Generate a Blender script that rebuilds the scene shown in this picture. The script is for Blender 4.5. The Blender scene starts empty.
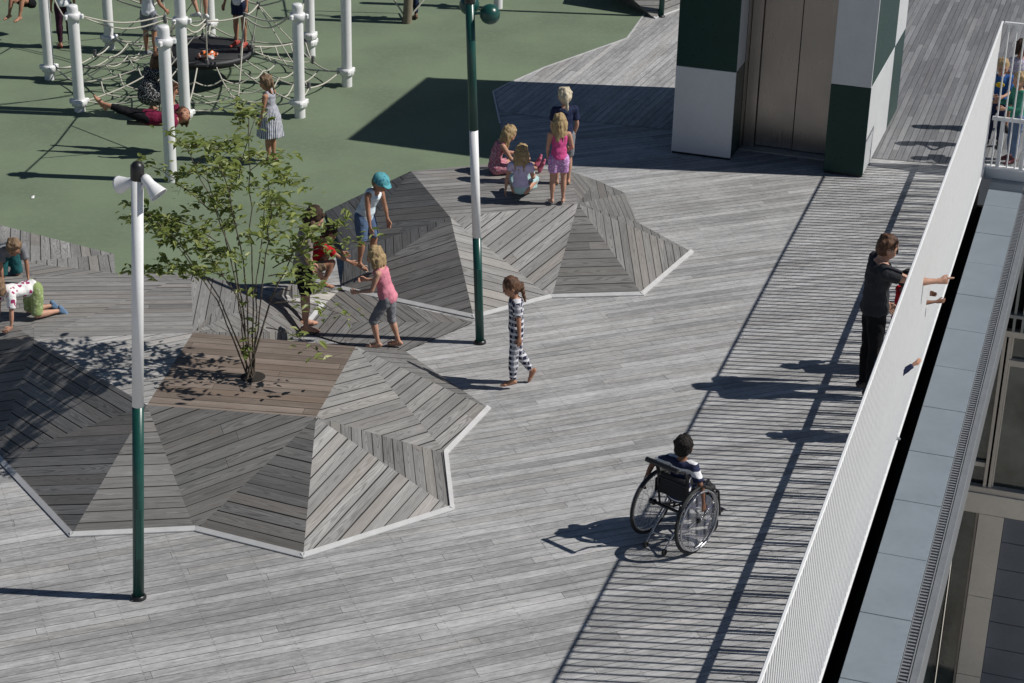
import bpy, bmesh, math, random
from mathutils import Vector, Matrix, Quaternion, noise
random.seed(7)
R = math.radians
scene = bpy.context.scene
COL = scene.collection
V = Vector

# ---------------------------------------------------------------- camera model (deck = z 0)
W, HH = 1024, 683
CX, CY = 512.0, 341.5
FH, NN, RX, CAMH = 918.0, 4220.0, 101.0, 8.7
FPX = math.sqrt(FH*NN); TH = math.atan2(FH, FPX); ROLL = math.atan2(RX, NN)
fw = V((0, math.cos(TH), -math.sin(TH))); r0 = V((1, 0, 0)); u0 = r0.cross(fw)
rt = r0*math.cos(ROLL) + u0*math.sin(ROLL); upv = -r0*math.sin(ROLL) + u0*math.cos(ROLL)
CAM = V((0, 0, CAMH))

def ray(px, py): return fw*FPX + rt*(px-CX) - upv*(py-CY)
def at(px, py, z=0.0):
    d = ray(px, py); return CAM + d*((z-CAMH)/d.z)
def on_plane(px, py, p0, nrm):
    d = ray(px, py); return CAM + d*((p0-CAM).dot(nrm)/d.dot(nrm))
def at_y(px, py, Y):
    d = ray(px, py); return CAM + d*(Y/d.y)

# roof-edge frame: RA on the rail foot, RD along the rail (away), RN outward
RD = V((.300, .954, 0)).normalized(); RN = V((RD.y, -RD.x, 0)); RA = V((2.444, 12.595, 0))-RN*.033
DC = 12.38
def rail_pt(n, d, z=0.0): return RA + RN*n + RD*d + V((0, 0, z))

# ---------------------------------------------------------------- node helpers
class NT:
    def __init__(s, name):
        s.m = bpy.data.materials.new(name); s.m.use_nodes = True
        s.t = s.m.node_tree; s.t.nodes.clear()
        s.out = s.t.nodes.new('ShaderNodeOutputMaterial')
        s.b = s.t.nodes.new('ShaderNodeBsdfPrincipled')
        s.t.links.new(s.b.outputs[0], s.out.inputs[0])
    def n(s, typ, **kw):
        x = s.t.nodes.new(typ)
        for k, v in kw.items(): setattr(x, k, v)
        return x
    def set(s, sock, v):
        if isinstance(v, bpy.types.NodeSocket): s.t.links.new(v, sock)
        elif isinstance(v, (tuple, list)) and sock.type == 'RGBA': sock.default_value = (*v[:3], 1)
        else: sock.default_value = v
    def m_(s, op, a, b=0.0, c=0.0):
        x = s.n('ShaderNodeMath', operation=op)
        s.set(x.inputs[0], a); s.set(x.inputs[1], b)
        if op in ('MULTIPLY_ADD', 'SMOOTH_MIN'): s.set(x.inputs[2], c)
        return x.outputs[0]
    def mapr(s, v, a, b, c=0.0, d=1.0, smooth=False):
        x = s.n('ShaderNodeMapRange'); x.clamp = True
        if smooth: x.interpolation_type = 'SMOOTHSTEP'
        s.set(x.inputs[0], v)
        for i, q in enumerate((a, b, c, d)): s.set(x.inputs[i+1], q)
        return x.outputs[0]
    def mix(s, f, a, b, mode='MIX'):
        x = s.n('ShaderNodeMix', data_type='RGBA', blend_type=mode)
        s.set(x.inputs[0], f); s.set(x.inputs[6], a); s.set(x.inputs[7], b)
        return x.outputs[2]
    def xyz(s, a, b, c=0.0):
        x = s.n('ShaderNodeCombineXYZ'); s.set(x.inputs[0], a); s.set(x.inputs[1], b); s.set(x.inputs[2], c)
        return x.outputs[0]
    def sep(s, v):
        x = s.n('ShaderNodeSeparateXYZ'); s.set(x.inputs[0], v); return x.outputs
    def noise(s, vec, scale, detail=3.0, rough=.55):
        x = s.n('ShaderNodeTexNoise'); s.set(x.inputs['Vector'], vec)
        x.inputs['Scale'].default_value = scale; x.inputs['Detail'].default_value = detail
        x.inputs['Roughness'].default_value = rough
        return x.outputs[0]
    def white(s, vec):
        x = s.n('ShaderNodeTexWhiteNoise', noise_dimensions='3D'); s.set(x.inputs[0], vec); return x.outputs[0]
    def obj(s): return s.n('ShaderNodeTexCoord').outputs['Object']
    def uv(s): return s.n('ShaderNodeTexCoord').outputs['UV']
    def pos(s): return s.n('ShaderNodeNewGeometry').outputs['Position']
    def ramp(s, v, pts):
        x = s.n('ShaderNodeValToRGB'); s.set(x.inputs[0], v); e = x.color_ramp.elements
        while len(e) < len(pts): e.new(.5)
        for q, (p, c) in zip(e, pts): q.position = p; q.color = (*c, 1)
        return x.outputs[0]
    def bump(s, h, strength, dist):
        x = s.n('ShaderNodeBump'); s.set(x.inputs['Height'], h)
        x.inputs['Strength'].default_value = strength; x.inputs['Distance'].default_value = dist
        s.t.links.new(x.outputs[0], s.b.inputs['Normal'])
    def fin(s, col, rough=.6, metal=0.0, spec=None):
        s.set(s.b.inputs['Base Color'], col); s.set(s.b.inputs['Roughness'], rough)
        s.b.inputs['Metallic'].default_value = metal
        if spec is not None: s.b.inputs['Specular IOR Level'].default_value = spec
        return s.m

_mats = {}
def paint(name, col, rough=.45, metal=0.0, dirt=.12, bump=0.0, scale=9.0, spec=None):
    if name in _mats: return _mats[name]
    t = NT(name); p = t.pos()
    a = t.noise(p, scale, 5); b = t.noise(p, scale*8, 3)
    f = t.m_('ADD', t.m_('MULTIPLY', a, .7), t.m_('MULTIPLY', b, .3))
    f = t.mapr(f, .3, .7)
    c = t.mix(f, tuple(x*(1-dirt*1.4) for x in col), tuple(min(1, x*(1+dirt*.6)) for x in col))
    if bump: t.bump(b, .4, bump)
    _mats[name] = t.fin(c, t.mapr(b, .2, .8, rough*.85, min(1, rough*1.15)), metal, spec)
    return _mats[name]

def wood(name, w=.125, L=2.4, gap=.007, lo=(.2, .195, .19), hi=(.36, .355, .345), grain=.35, knots=False, gapcol=(.015, .014, .013), stain=.25, warm=0.0, screws=False, fleck=.3):
    """boards: UV.x metres along the board, UV.y metres across; 'tone' face attribute = how weathered that panel is"""
    t = NT(name); u, v, _ = t.sep(t.uv())
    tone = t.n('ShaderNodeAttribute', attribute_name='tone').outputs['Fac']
    row = t.m_('DIVIDE', v, w); bi = t.m_('FLOOR', row); fr = t.m_('SUBTRACT', row, bi)
    off = t.white(t.xyz(bi, 3.7, 1.1))
    us = t.m_('ADD', t.m_('DIVIDE', u, L), t.m_('MULTIPLY', off, 7.0))
    si = t.m_('FLOOR', us); fs = t.m_('SUBTRACT', us, si)
    rnd = t.white(t.xyz(bi, si, 9.2)); rnd2 = t.white(t.xyz(bi, si, 4.4))
    g = t.noise(t.xyz(t.m_('ADD', t.m_('MULTIPLY', u, 2.2), t.m_('MULTIPLY', rnd, 31.0)), t.m_('MULTIPLY', v, 42.0), bi), 1.0, 5, .62)
    g2 = t.noise(t.xyz(t.m_('ADD', t.m_('MULTIPLY', u, .9), t.m_('MULTIPLY', rnd2, 17.0)), t.m_('MULTIPLY', v, 9.0), t.m_('MULTIPLY', rnd, 5.0)), 1.0, 3)
    big = t.noise(t.xyz(u, v, 0), .55, 4); med = t.noise(t.xyz(u, v, 2), 3.2, 4)
    st_k = t.noise(t.xyz(t.m_('MULTIPLY', u, .7), t.m_('MULTIPLY', v, 4.5), 7), 1.0, 4)
    val = t.m_('ADD', t.m_('MULTIPLY', rnd, .4), t.m_('MULTIPLY', g2, .5))
    val = t.m_('ADD', val, t.m_('MULTIPLY_ADD', t.m_('SUBTRACT', st_k, .5), stain*4.0, .11))
    val = t.m_('ADD', val, t.m_('MULTIPLY', t.m_('SUBTRACT', g, .5), grain*2))
    val = t.m_('ADD', val, t.m_('MULTIPLY', t.m_('SUBTRACT', big, .5), stain*2))
    val = t.m_('ADD', val, t.m_('MULTIPLY', t.m_('SUBTRACT', med, .5), stain*1.4))
    fk = t.noise(t.xyz(t.m_('MULTIPLY', u, 13.0), t.m_('MULTIPLY', v, 34.0), t.m_('MULTIPLY', bi, 3.3)), 1.0, 5, .7)
    val = t.m_('ADD', val, t.m_('MULTIPLY', t.m_('SUBTRACT', fk, .5), fleck*1.5))
    c = t.ramp(t.m_('SUBTRACT', val, .12), [(0.0, tuple(x*.8 for x in lo)), (.25, lo), (.75, hi), (1.0, tuple(min(1, x*1.22) for x in hi))])
    if knots:
        wv = t.n('ShaderNodeTexWave', wave_type='RINGS', rings_direction='Z')
        t.set(wv.inputs['Vector'], t.xyz(t.m_('ADD', t.m_('MULTIPLY', t.m_('SUBTRACT', fs, rnd2), 1.6), t.m_('MULTIPLY', g2, .5)), t.m_('MULTIPLY', t.m_('SUBTRACT', fr, .5), 1.4), 0))
        wv.inputs['Scale'].default_value = 5.0; wv.inputs['Distortion'].default_value = 3.0; wv.inputs['Detail'].default_value = 2.0
        c = t.mix(t.m_('MULTIPLY', t.mapr(wv.outputs[1], .55, .95), .58), c, tuple(x*.45 for x in lo))
    warmth = t.mapr(rnd2, .72, 1.0, 0, .35+warm)
    c = t.mix(warmth, c, (hi[0]*1.0, hi[1]*.86, hi[2]*.72), 'MIX')
    # dark speckle of dirt
    sp = t.noise(t.xyz(t.m_('MULTIPLY', u, .45), v, 5), 26.0, 2)
    c = t.mix(t.mapr(sp, .68, .8, 0, .45), c, tuple(x*.35 for x in lo))
    # grooves between boards + butt joints
    e = t.m_('MINIMUM', fr, t.m_('SUBTRACT', 1.0, fr))
    gv = t.noise(t.xyz(t.m_('MULTIPLY', u, 1.3), bi, 8), 1.0, 2)
    jit = t.m_('MULTIPLY', t.m_('MULTIPLY_ADD', off, .9, .45), t.mapr(gv, .25, .7, .45, 1.25))
    gm = t.mapr(e, t.m_('MULTIPLY', jit, gap*.32/w), t.m_('MULTIPLY', jit, gap*.62/w), 1.0, 0.0)
    e2 = t.m_('MULTIPLY', t.m_('MINIMUM', fs, t.m_('SUBTRACT', 1.0, fs)), L)
    gm = t.m_('MAXIMUM', gm, t.m_('MULTIPLY', t.mapr(e2, .001, .004, 1.0, 0.0), .55))
    if screws:
        su = t.m_('SUBTRACT', t.m_('FRACT', t.m_('DIVIDE', u, .6)), .5); su = t.m_('MULTIPLY', su, .6)
        sv = t.m_('MULTIPLY', t.m_('SUBTRACT', e, .2), w)
        dd = t.m_('SQRT', t.m_('ADD', t.m_('MULTIPLY', su, su), t.m_('MULTIPLY', sv, sv)))
        c = t.mix(t.mapr(dd, .004, .010, .5, 0.0), c, (.05, .048, .045))
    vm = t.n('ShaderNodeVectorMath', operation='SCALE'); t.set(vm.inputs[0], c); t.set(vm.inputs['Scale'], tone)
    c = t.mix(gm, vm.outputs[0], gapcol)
    h = t.m_('ADD', t.m_('MULTIPLY', t.m_('SUBTRACT', 1.0, gm), 1.0), t.m_('MULTIPLY', g, .35))
    t.bump(h, .6, .006)
    return t.fin(c, t.mapr(g, .2, .8, .62, .85), spec=.3)

# ---------------------------------------------------------------- mesh builder
def link(name, me, mat=None, parent=None):
    o = bpy.data.objects.new(name, me); COL.objects.link(o)
    if mat is not None and me is not None and len(me.materials) == 0: me.materials.append(mat)
    if parent is not None: o.parent = parent
    return o

class MB:
    def __init__(s): s.v = []; s.f = []; s.sm = []
    def add(s, vs, fs, smooth=False):
        k = len(s.v); s.v += [tuple(p) for p in vs]; s.f += [tuple(i+k for i in f) for f in fs]; s.sm += [smooth]*len(fs); return s
    def box(s, c, sx, sy, sz, ax=V((1, 0, 0)), ay=V((0, 1, 0)), az=V((0, 0, 1)), bev=0.0):
        c = V(c)
        if bev <= 0:
            vs = [c+ax*(i*sx/2)+ay*(j*sy/2)+az*(k*sz/2) for i in (-1, 1) for j in (-1, 1) for k in (-1, 1)]
            return s.add(vs, [(0, 1, 3, 2), (4, 6, 7, 5), (0, 4, 5, 1), (2, 3, 7, 6), (0, 2, 6, 4), (1, 5, 7, 3)])
        b = min(bev, sx*.45, sy*.45, sz*.45); idx = {}; vs = []
        for i in (-1, 1):
            for j in (-1, 1):
                for k in (-1, 1):
                    for q in range(3):
                        d = [sx/2, sy/2, sz/2]
                        for w in range(3):
                            if w != q: d[w] -= b
                        idx[(i, j, k, q)] = len(vs); vs.append(c+ax*(i*d[0])+ay*(j*d[1])+az*(k*d[2]))
        fs = []
        rr = ((-1, -1), (1, -1), (1, 1), (-1, 1))
        for sg in (-1, 1):
            fs.append([idx[(sg, a, b_, 0)] for a, b_ in rr][::sg]); fs.append([idx[(b_, sg, a, 1)] for a, b_ in rr][::sg]); fs.append([idx[(a, b_, sg, 2)] for a, b_ in rr][::sg])
        for a in (-1, 1):
            for b_ in (-1, 1):
                fs.append([idx[(a, b_, -1, 0)], idx[(a, b_, 1, 0)], idx[(a, b_, 1, 1)], idx[(a, b_, -1, 1)]])
                fs.append([idx[(a, -1, b_, 0)], idx[(a, 1, b_, 0)], idx[(a, 1, b_, 2)], idx[(a, -1, b_, 2)]])
                fs.append([idx[(-1, a, b_, 1)], idx[(1, a, b_, 1)], idx[(1, a, b_, 2)], idx[(-1, a, b_, 2)]])
                for k in (-1, 1): fs.append([idx[(a, b_, k, q)] for q in range(3)])
        return s.add(vs, fs)
    def tube(s, pts, r, n=8, cap=True, closed=False):
        pts = [V(p) for p in pts]; m = len(pts); rs = r if isinstance(r, (list, tuple)) else [r]*m
        vs = []; prev = None
        for i, p in enumerate(pts):
            a = pts[(i-1) % m] if (i > 0 or closed) else p; b = pts[(i+1) % m] if (i < m-1 or closed) else p
            t = (b-a); t = t.normalized() if t.length > 1e-9 else V((0, 0, 1))
            if prev is None:
                x = t.cross(V((0, 0, 1)) if abs(t.z) < .9 else V((1, 0, 0))).normalized()
            else:
                x = prev - t*prev.dot(t); x = x.normalized() if x.length > 1e-6 else t.orthogonal().normalized()
            prev = x; y = t.cross(x)
            vs += [p+(x*math.cos(2*math.pi*k/n)+y*math.sin(2*math.pi*k/n))*rs[i] for k in range(n)]
        fs = []
        for i in range(m if closed else m-1):
            j = (i+1) % m
            fs += [(i*n+k, i*n+(k+1) % n, j*n+(k+1) % n, j*n+k) for k in range(n)]
        s.add(vs, fs, True)
        if cap and not closed: s.add(vs[:n], [tuple(range(n))[::-1]]); s.add(vs[-n:], [tuple(range(n))])
        return s
    def lathe(s, prof, org=V((0, 0, 0)), axis=V((0, 0, 1)), n=16, smooth=True):
        axis = axis.normalized(); x = axis.orthogonal().normalized(); y = axis.cross(x); vs = []
        for r, h in prof: vs += [V(org)+axis*h+(x*math.cos(2*math.pi*k/n)+y*math.sin(2*math.pi*k/n))*r for k in range(n)]
        fs = [(i*n+k, i*n+(k+1) % n, (i+1)*n+(k+1) % n, (i+1)*n+k) for i in range(len(prof)-1) for k in range(n)]
        return s.add(vs, fs, smooth)
    def ball(s, c, r, sc=(1, 1, 1), n=14, M=None):
        prof = [(max(1e-4, math.sin(math.pi*i/n)), -math.cos(math.pi*i/n)) for i in range(n+1)]
        vs = []; m = 2*n if n < 10 else 16
        for rr, h in prof:
            for k in range(m):
                p = V((rr*math.cos(2*math.pi*k/m)*sc[0], rr*math.sin(2*math.pi*k/m)*sc[1], h*sc[2]))*r
                if M is not None: p = M @ p
                vs.append(V(c)+p)
        return s.add(vs, [(i*m+k, i*m+(k+1) % m, (i+1)*m+(k+1) % m, (i+1)*m+k) for i in range(n) for k in range(m)], True)
    def poly_prism(s, pts, z0, z1):
        n = len(pts); vs = [V((p[0], p[1], z0)) for p in pts]+[V((p[0], p[1], z1)) for p in pts]
        return s.add(vs, [tuple(range(n))[::-1], tuple(range(n, 2*n))]+[(i, (i+1) % n, n+(i+1) % n, n+i) for i in range(n)])
    def mesh(s, name):
        me = bpy.data.meshes.new(name); me.from_pydata(s.v, [], s.f); me.update()
        me.polygons.foreach_set('use_smooth', s.sm); return me
    def build(s, name, mat=None, parent=None): return link(name, s.mesh(name), mat, parent)

def tag(o, label=None, cat=None, group=None, kind=None):
    if label: o['label'] = label
    if cat: o['category'] = cat
    if group: o['group'] = group
    if kind: o['kind'] = kind
    return o
def thing(name, loc, label, cat, group=None, rz=0.0):
    o = bpy.data.objects.new(name, None); COL.objects.link(o); o.location = loc; o.rotation_euler = (0, 0, rz)
    o.empty_display_size = .1
    return tag(o, label, cat, group)

# ---------------------------------------------------------------- palette
M_DECK = wood('deck_boards', w=.098, L=3.4, gap=.0062, lo=(.265, .264, .263), hi=(.44, .438, .436), grain=.5, stain=.24, warm=-.25, screws=True, fleck=.8)
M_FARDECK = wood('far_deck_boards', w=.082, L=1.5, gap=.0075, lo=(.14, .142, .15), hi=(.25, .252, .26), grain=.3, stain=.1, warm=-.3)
M_MOUND = wood('mound_boards', w=.108, L=9.0, gap=.0115, lo=(.195, .19, .184), hi=(.31, .303, .294), warm=-.08, grain=.5, stain=.2, knots=True)
M_NEWWOOD = wood('brown_boards', w=.118, L=3.4, gap=.009, lo=(.155, .122, .1), hi=(.25, .205, .175), grain=.45, stain=.22)
M_WHITE = paint('white_paint', (.78, .78, .78), .38, dirt=.05)
M_RAIL = paint('white_rail_paint', (.74, .745, .75), .4, dirt=.05)
M_GREEN = paint('dark_green_paint', (.008, .062, .05), .32, dirt=.15)
M_BLACK = paint('black_plastic', (.012, .012, .013), .4)
M_TRIM = paint('pale_aluminium_trim', (.5, .5, .5), .45, dirt=.1)
M_ROPE = paint('cream_rope', (.52, .5, .43), .85, dirt=.25, scale=60)
M_STEEL = paint('galvanised_steel', (.42, .43, .44), .42, .7)
M_DARK = paint('dark_membrane', (.011, .011, .012), .9)
# ================================================================ SETTING
def sheet(name, polys, mat, z=0.0, kind='structure', slab=0.0):
    """polys: list of (points xy world, board direction) ; UVs in metres along/across the boards"""
    me = bpy.data.meshes.new(name); vs = []; fs = []; uvs = []
    for pts, dr in polys:
        k = len(vs); vs += [(p[0], p[1], z) for p in pts]; f = list(range(k, k+len(pts)))
        nz = sum(pts[i][0]*pts[(i+1) % len(pts)][1]-pts[(i+1) % len(pts)][0]*pts[i][1] for i in range(len(pts)))
        if nz < 0: f = f[::-1]
        fs.append(f); dr = V((dr[0], dr[1], 0)).normalized(); pr = V((-dr.y, dr.x, 0))
        for i in f: uvs.append((V(vs[i]).dot(dr), V(vs[i]).dot(pr)))
    me.from_pydata(vs, [], fs); me.update()
    ul = me.uv_layers.new(name='UVMap'); ul.data.foreach_set('uv', [x for q in uvs for x in q])
    at_ = me.attributes.new('tone', 'FLOAT', 'FACE'); at_.data.foreach_set('value', [1.0]*len(fs))
    return tag(link(name, me, mat), kind=kind)

def P2(px, py, z=0.0): p = at(px, py, z); return (p.x, p.y)
dir_main = at(1000-200, 455) - at(560, 497)
dir_diag = at(672, 62) - at(560, 160)
far = rail_pt(9, 40); nearp = rail_pt(0, -9)
c0 = rail_pt(-.02, -9); c1 = rail_pt(-.02, DC); c2 = rail_pt(8, DC); c3 = rail_pt(8, 45)
main_poly = [(-40, c0.y), (c0.x, c0.y), (c1.x, c1.y), (c2.x, c2.y), (c3.x, c3.y), (-40, c3.y)]
deck = sheet('deck', [(main_poly, dir_main)], M_DECK, 0.0)
# deck edge thickness
eb = MB()
eb.add([c0, c1, c1+V((0, 0, -.6)), c0+V((0, 0, -.6))], [(0, 1, 2, 3)])
# diagonal boards behind the seat mound, and the boards running away along the rail
diag = [P2(493, 92), P2(501, 112), P2(560, 119), P2(672, 130), P2(700, 133), tuple((at(700, 133)+V((.31, .951, 0))*4).xy), P2(720, -60), P2(650, -60), P2(655, 2), P2(627, 38.5), P2(545, 67.5), P2(508, 84)]
sheet('deck', [(diag, dir_diag)], M_DECK, .004)
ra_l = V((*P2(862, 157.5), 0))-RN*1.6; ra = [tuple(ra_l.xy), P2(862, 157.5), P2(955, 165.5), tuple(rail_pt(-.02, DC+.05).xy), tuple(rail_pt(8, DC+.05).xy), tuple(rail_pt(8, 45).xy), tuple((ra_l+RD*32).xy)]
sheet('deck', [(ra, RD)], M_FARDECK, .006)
# green rubber safety surface
t = NT('green_rubber'); p = t.pos()
n1 = t.noise(p, 240, 2); n2 = t.noise(p, .7, 4); n3 = t.noise(p, 14, 4)
c = t.mix(t.mapr(n1, .3, .7), (.122, .172, .105), (.222, .272, .182))
c = t.mix(t.mapr(n2, .35, .65, 0, .8), c, (.128, .164, .11)); c = t.mix(t.mapr(n3, .48, .72, 0, .5), c, (.205, .232, .158))
t.bump(n1, .5, .003); M_RUBBER = t.fin(c, .9, spec=.2)
green = [P2(493, 92), P2(500, 124), P2(505, 168), P2(480, 185), P2(430, 200), P2(350, 240), P2(300, 300), P2(200, 300), P2(60, 300), P2(-60, 262), P2(-700, 250), (-40, 30), (-40, 46), P2(655, -160), P2(650, 8), P2(627, 38.5), P2(545, 67.5), P2(508, 84)]
sheet('playground_surface', [(green, (1, 0))], M_RUBBER, .008)
# pale edging strip where the boards meet the rubber
eg = MB(); ep = [at(x, y, 0) for x, y in ((500, 124), (493, 92), (508, 84), (545, 67.5), (627, 38.5), (652, 4), (668, -30))]
for a, b in zip(ep, ep[1:]):
    dd = (b-a).normalized(); eg.box((a+b)/2+V((0, 0, .007)), (b-a).length, .022, .012, dd, V((-dd.y, dd.x, 0)))
tag(eg.build('deck_edging', M_TRIM), kind='structure')
# courtyard far below
t = NT('courtyard_paving'); n1 = t.noise(t.pos(), 1.3, 5)
t.fin(t.mix(n1, (.46, .44, .4), (.6, .575, .53)), .85)
gm = MB(); gm.add([(-400, -400, -9.2), (400, -400, -9.2), (400, 500, -9.2), (-400, 500, -9.2)], [(0, 1, 2, 3)])
tag(gm.build('ground', t.m), kind='structure')

# ---------------------------------------------------------------- school building below the roof edge
bld = thing('school_building', rail_pt(0, 0, -9.2), 'pale panelled building below the roof deck with dark windows and blue-grey coping', 'building')
bo = V(bld.location)
def bpart(name, mb, mat):
    mb.v = [tuple(V(q)-bo) for q in mb.v]; return mb.build(name, mat, bld)
def fbox(mb, n0, n1, d0, d1, z0, z1, bev=0.0): return mb.box(rail_pt((n0+n1)/2, (d0+d1)/2, (z0+z1)/2), abs(n1-n0), abs(d1-d0), abs(z1-z0), RN, RD, V((0, 0, 1)), bev)
M_COPE = paint('blue_grey_coping', (.2, .234, .264), .5, .0, dirt=.1, scale=2.2)
M_FASC = paint('grey_fascia', (.15, .16, .172), .5, dirt=.1)
M_PANEL = paint('pale_facade_panel', (.82, .75, .66), .6, dirt=.08, scale=2)
M_FRAME = paint('grey_window_frame', (.66, .6, .53), .45, dirt=.08)
M_SLATE = paint('slate_facade_panel', (.15, .17, .21), .55, dirt=.15, scale=2)
M_LOUV = paint('louvre_metal', (.33, .34, .34), .45, dirt=.1)
t = NT('dark_glass'); gp = t.pos(); t.fin(t.mix(t.mapr(t.noise(gp, 1.2, 4), .42, .62), (.012, .016, .015), (.09, .108, .1)), .06, spec=.7); M_GLASS = t.m  # paler greenish blotches in the base colour imitate reflections in the panes
bpart('roof_slot', MB().add([rail_pt(-.02, -9, -.55), rail_pt(.16, -9, -.55), rail_pt(.16, DC, -.55), rail_pt(-.02, DC, -.55)], [(0, 1, 2, 3)]).add([rail_pt(-.018, -9, -.004), rail_pt(-.018, DC, -.004), rail_pt(-.018, DC, -.55), rail_pt(-.018, -9, -.55)], [(0, 1, 2, 3)]).add([rail_pt(.126, -9, -.12), rail_pt(.126, DC, -.12), rail_pt(.126, DC, -.55), rail_pt(.126, -9, -.55)], [(0, 1, 2, 3)]), M_DARK)
# coping slabs with open joints, the joints found in the photograph
jd = []
for yy in (179, 208, 236, 266, 297.5, 332, 369.5, 410, 454, 501, 556, 614, 678):
    xx = 842+.2995*(683-yy); q = at(xx, yy, -.1)-RA; jd.append(q.dot(RD))
jd = sorted(jd); st = (jd[-1]-jd[0])/(len(jd)-1); j0 = jd[0]
cs = MB(); k = -12
while j0+k*st < DC-.05:
    a = j0+k*st+.004; b = min(j0+(k+1)*st-.004, DC-.03)
    fbox(cs, .128, .552, a, b, -.13, -.1+random.uniform(-.001, .001), .003); k += 1
bpart('coping', cs, M_COPE)
gr = MB(); d = -4.0
fbox(gr, .556, .562, -9, DC-.03, -.16, -.108); fbox(gr, .634, .64, -9, DC-.03, -.16, -.112)
while d < DC-.05:
    fbox(gr, .563, .633, d, d+.022, -.15, -.116-.006*(int(d*40) % 2)); d += .05
bpart('gutter_grating', gr, M_STEEL)
bpart('gutter_channel', fbox(MB(), .5565, .6395, -9, DC-.03, -.24, -.19), M_FASC)
fa = MB(); fbox(fa, .643, .712, -9, DC-.03, -.62, -.16, .006); fbox(fa, .3, .64, -9, DC-.03, -.62, -.25)
bpart('fascia', fa, M_FASC)
wl = MB(); fbox(wl, -.3, .25, -9, DC+.28, -9.2, -.63); bpart('side_wall', wl, M_GLASS)
fw_ = MB()
D0 = DC-.02
def face(n0, n1, z0, z1, th, mb, bev=.004): return fbox(mb, n0, n1, D0-th+.3, D0+.3, z0, z1, bev)
fbox(fw_, .26, 8, D0+.302, D0+.6, -9.2, -.62); bpart('facade_wall', fw_, M_DARK)
fbx = MB(); fbox(fbx, .74, 8, D0-.02, D0+.6, -.6, -.125); bpart('slab_edge', fbx, M_FASC)
lv = MB(); e = .3
while e < 6:
    face(e, e+.035, -2.33, -.63, .16, lv, 0); e += .115
face(.3, 6, -2.12, -2.07, .18, lv); face(.3, 6, -1.3, -1.25, .18, lv); bpart('louvre', lv, M_LOUV)
fr = MB()
face(.27, 6, -2.43, -2.34, .12, fr); face(.27, 6, -4.86, -4.77, .14, fr)
for e0 in (.545, 2.2, 3.85): face(e0, e0+.045, -4.77, -2.43, .12, fr); face(e0+.072, e0+.117, -4.77, -2.43, .12, fr)
face(.662, 2.2, -2.86, -2.77, .11, fr); face(.27, .545, -4.47, -4.4, .1, fr); face(2.317, 3.85, -2.86, -2.77, .11, fr)
face(.665, .69, -2.77, -2.43, .09, fr); face(.665, .685, -4.77, -2.86, .09, fr)
wn = bpart('window', fr, M_FRAME)
def pane(n0, n1, z0, z1):
    m = MB(); face(n0, n1, z0, z1, .03, m, 0); m.v = [tuple(V(q)-bo) for q in m.v]; return m.build('pane', M_GLASS, wn)
for a in ((.27, .543, -4.4, -2.43), (.27, .543, -4.77, -4.47), (.69, 2.198, -2.77, -2.43), (.685, 2.198, -4.77, -2.86), (2.32, 3.848, -2.77, -2.43), (2.32, 3.848, -4.77, -2.86), (3.97, 6, -4.77, -2.43)): pane(*a)
pn = MB(); face(.27, 6, -5.18, -4.863, .16, pn)
zz = -5.185
while zz > -9:
    face(.55, .9, max(zz-1.35, -9.2), zz, .16, pn); face(2.5, 2.85, max(zz-1.35, -9.2), zz, .16, pn); zz -= 1.356
bpart('facade_panel', pn, M_PANEL)
sl = MB(); zz = -5.185
while zz > -9:
    face(.905, 2.495, zz-.44, zz, .07, sl); face(2.855, 6, zz-.44, zz, .07, sl); zz -= .446
bpart('slate_panel', sl, M_SLATE)
m = MB(); face(.27, .51, -9.2, -5.185, .03, m, 0); bpart('tall_pane', m, M_GLASS)
m = MB(); face(.512, .545, -9.2, -5.185, .1, m); bpart('pane_frame', m, M_FRAME)

# ---------------------------------------------------------------- railings
RH = 1.96
rail = thing('railing', rail_pt(0, 0), 'long white vertical-bar railing running the length of the roof edge beside the man', 'railing')
ro = V(rail.location)
def rpart(name, mb, root, mat=M_RAIL):
    o0 = V(root.location); mb.v = [tuple(V(q)-o0) for q in mb.v]; return mb.build(name, mat, root)
d_near = -3.2
rpart('top_rail', fbox(MB(), -.013, .013, d_near, DC+.02, RH-.024, RH, .005), rail)
rpart('mid_rail', fbox(MB(), -.075, -.013, d_near, DC-.03, .81, .835, .004), rail)
rpart('bottom_rail', fbox(MB(), -.018, .022, d_near, DC, .004, .034, .004), rail)
bb = MB(); pp = MB(); d = d_near+.05; k = 0
while d < DC-.02:
    bb.tube([rail_pt(0, d, .036), rail_pt(0, d, RH-.032)], (.0115), 8)
    if k % 3 == 0: pp.tube([rail_pt(-.04, d+.03, .003), rail_pt(-.04, d+.03, .808)], .019, 8)
    d += .097; k += 1
rpart('baluster_row', bb, rail); rpart('post_row', pp, rail)
er = thing('railing', rail_pt(.03, DC), 'short white bar railing in front of three children at the far right corner', 'railing')
rpart('top_rail', fbox(MB(), .028, 7.5, DC-.02, DC+.02, RH-.03, RH, .005), er)
rpart('mid_rail', fbox(MB(), .03, 7.5, DC-.03, DC+.03, .655, .7, .005), er)
rpart('bottom_rail', fbox(MB(), .03, 7.5, DC-.1, DC+.06, -.12, .03, .005), er)
bb = MB(); pp = MB(); e = .09; k = 0
while e < 7.5:
    bb.tube([rail_pt(e, DC, .03), rail_pt(e, DC, .655)], .011, 8); bb.tube([rail_pt(e, DC, .70), rail_pt(e, DC, RH-.03)], .011, 8)
    if k % 3 == 1: pp.tube([rail_pt(e-.02, DC-.045, .03), rail_pt(e-.02, DC-.045, .656)], .024, 8)
    e += .1; k += 1
rpart('baluster_row', bb, er); rpart('post_row', pp, er)

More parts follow.
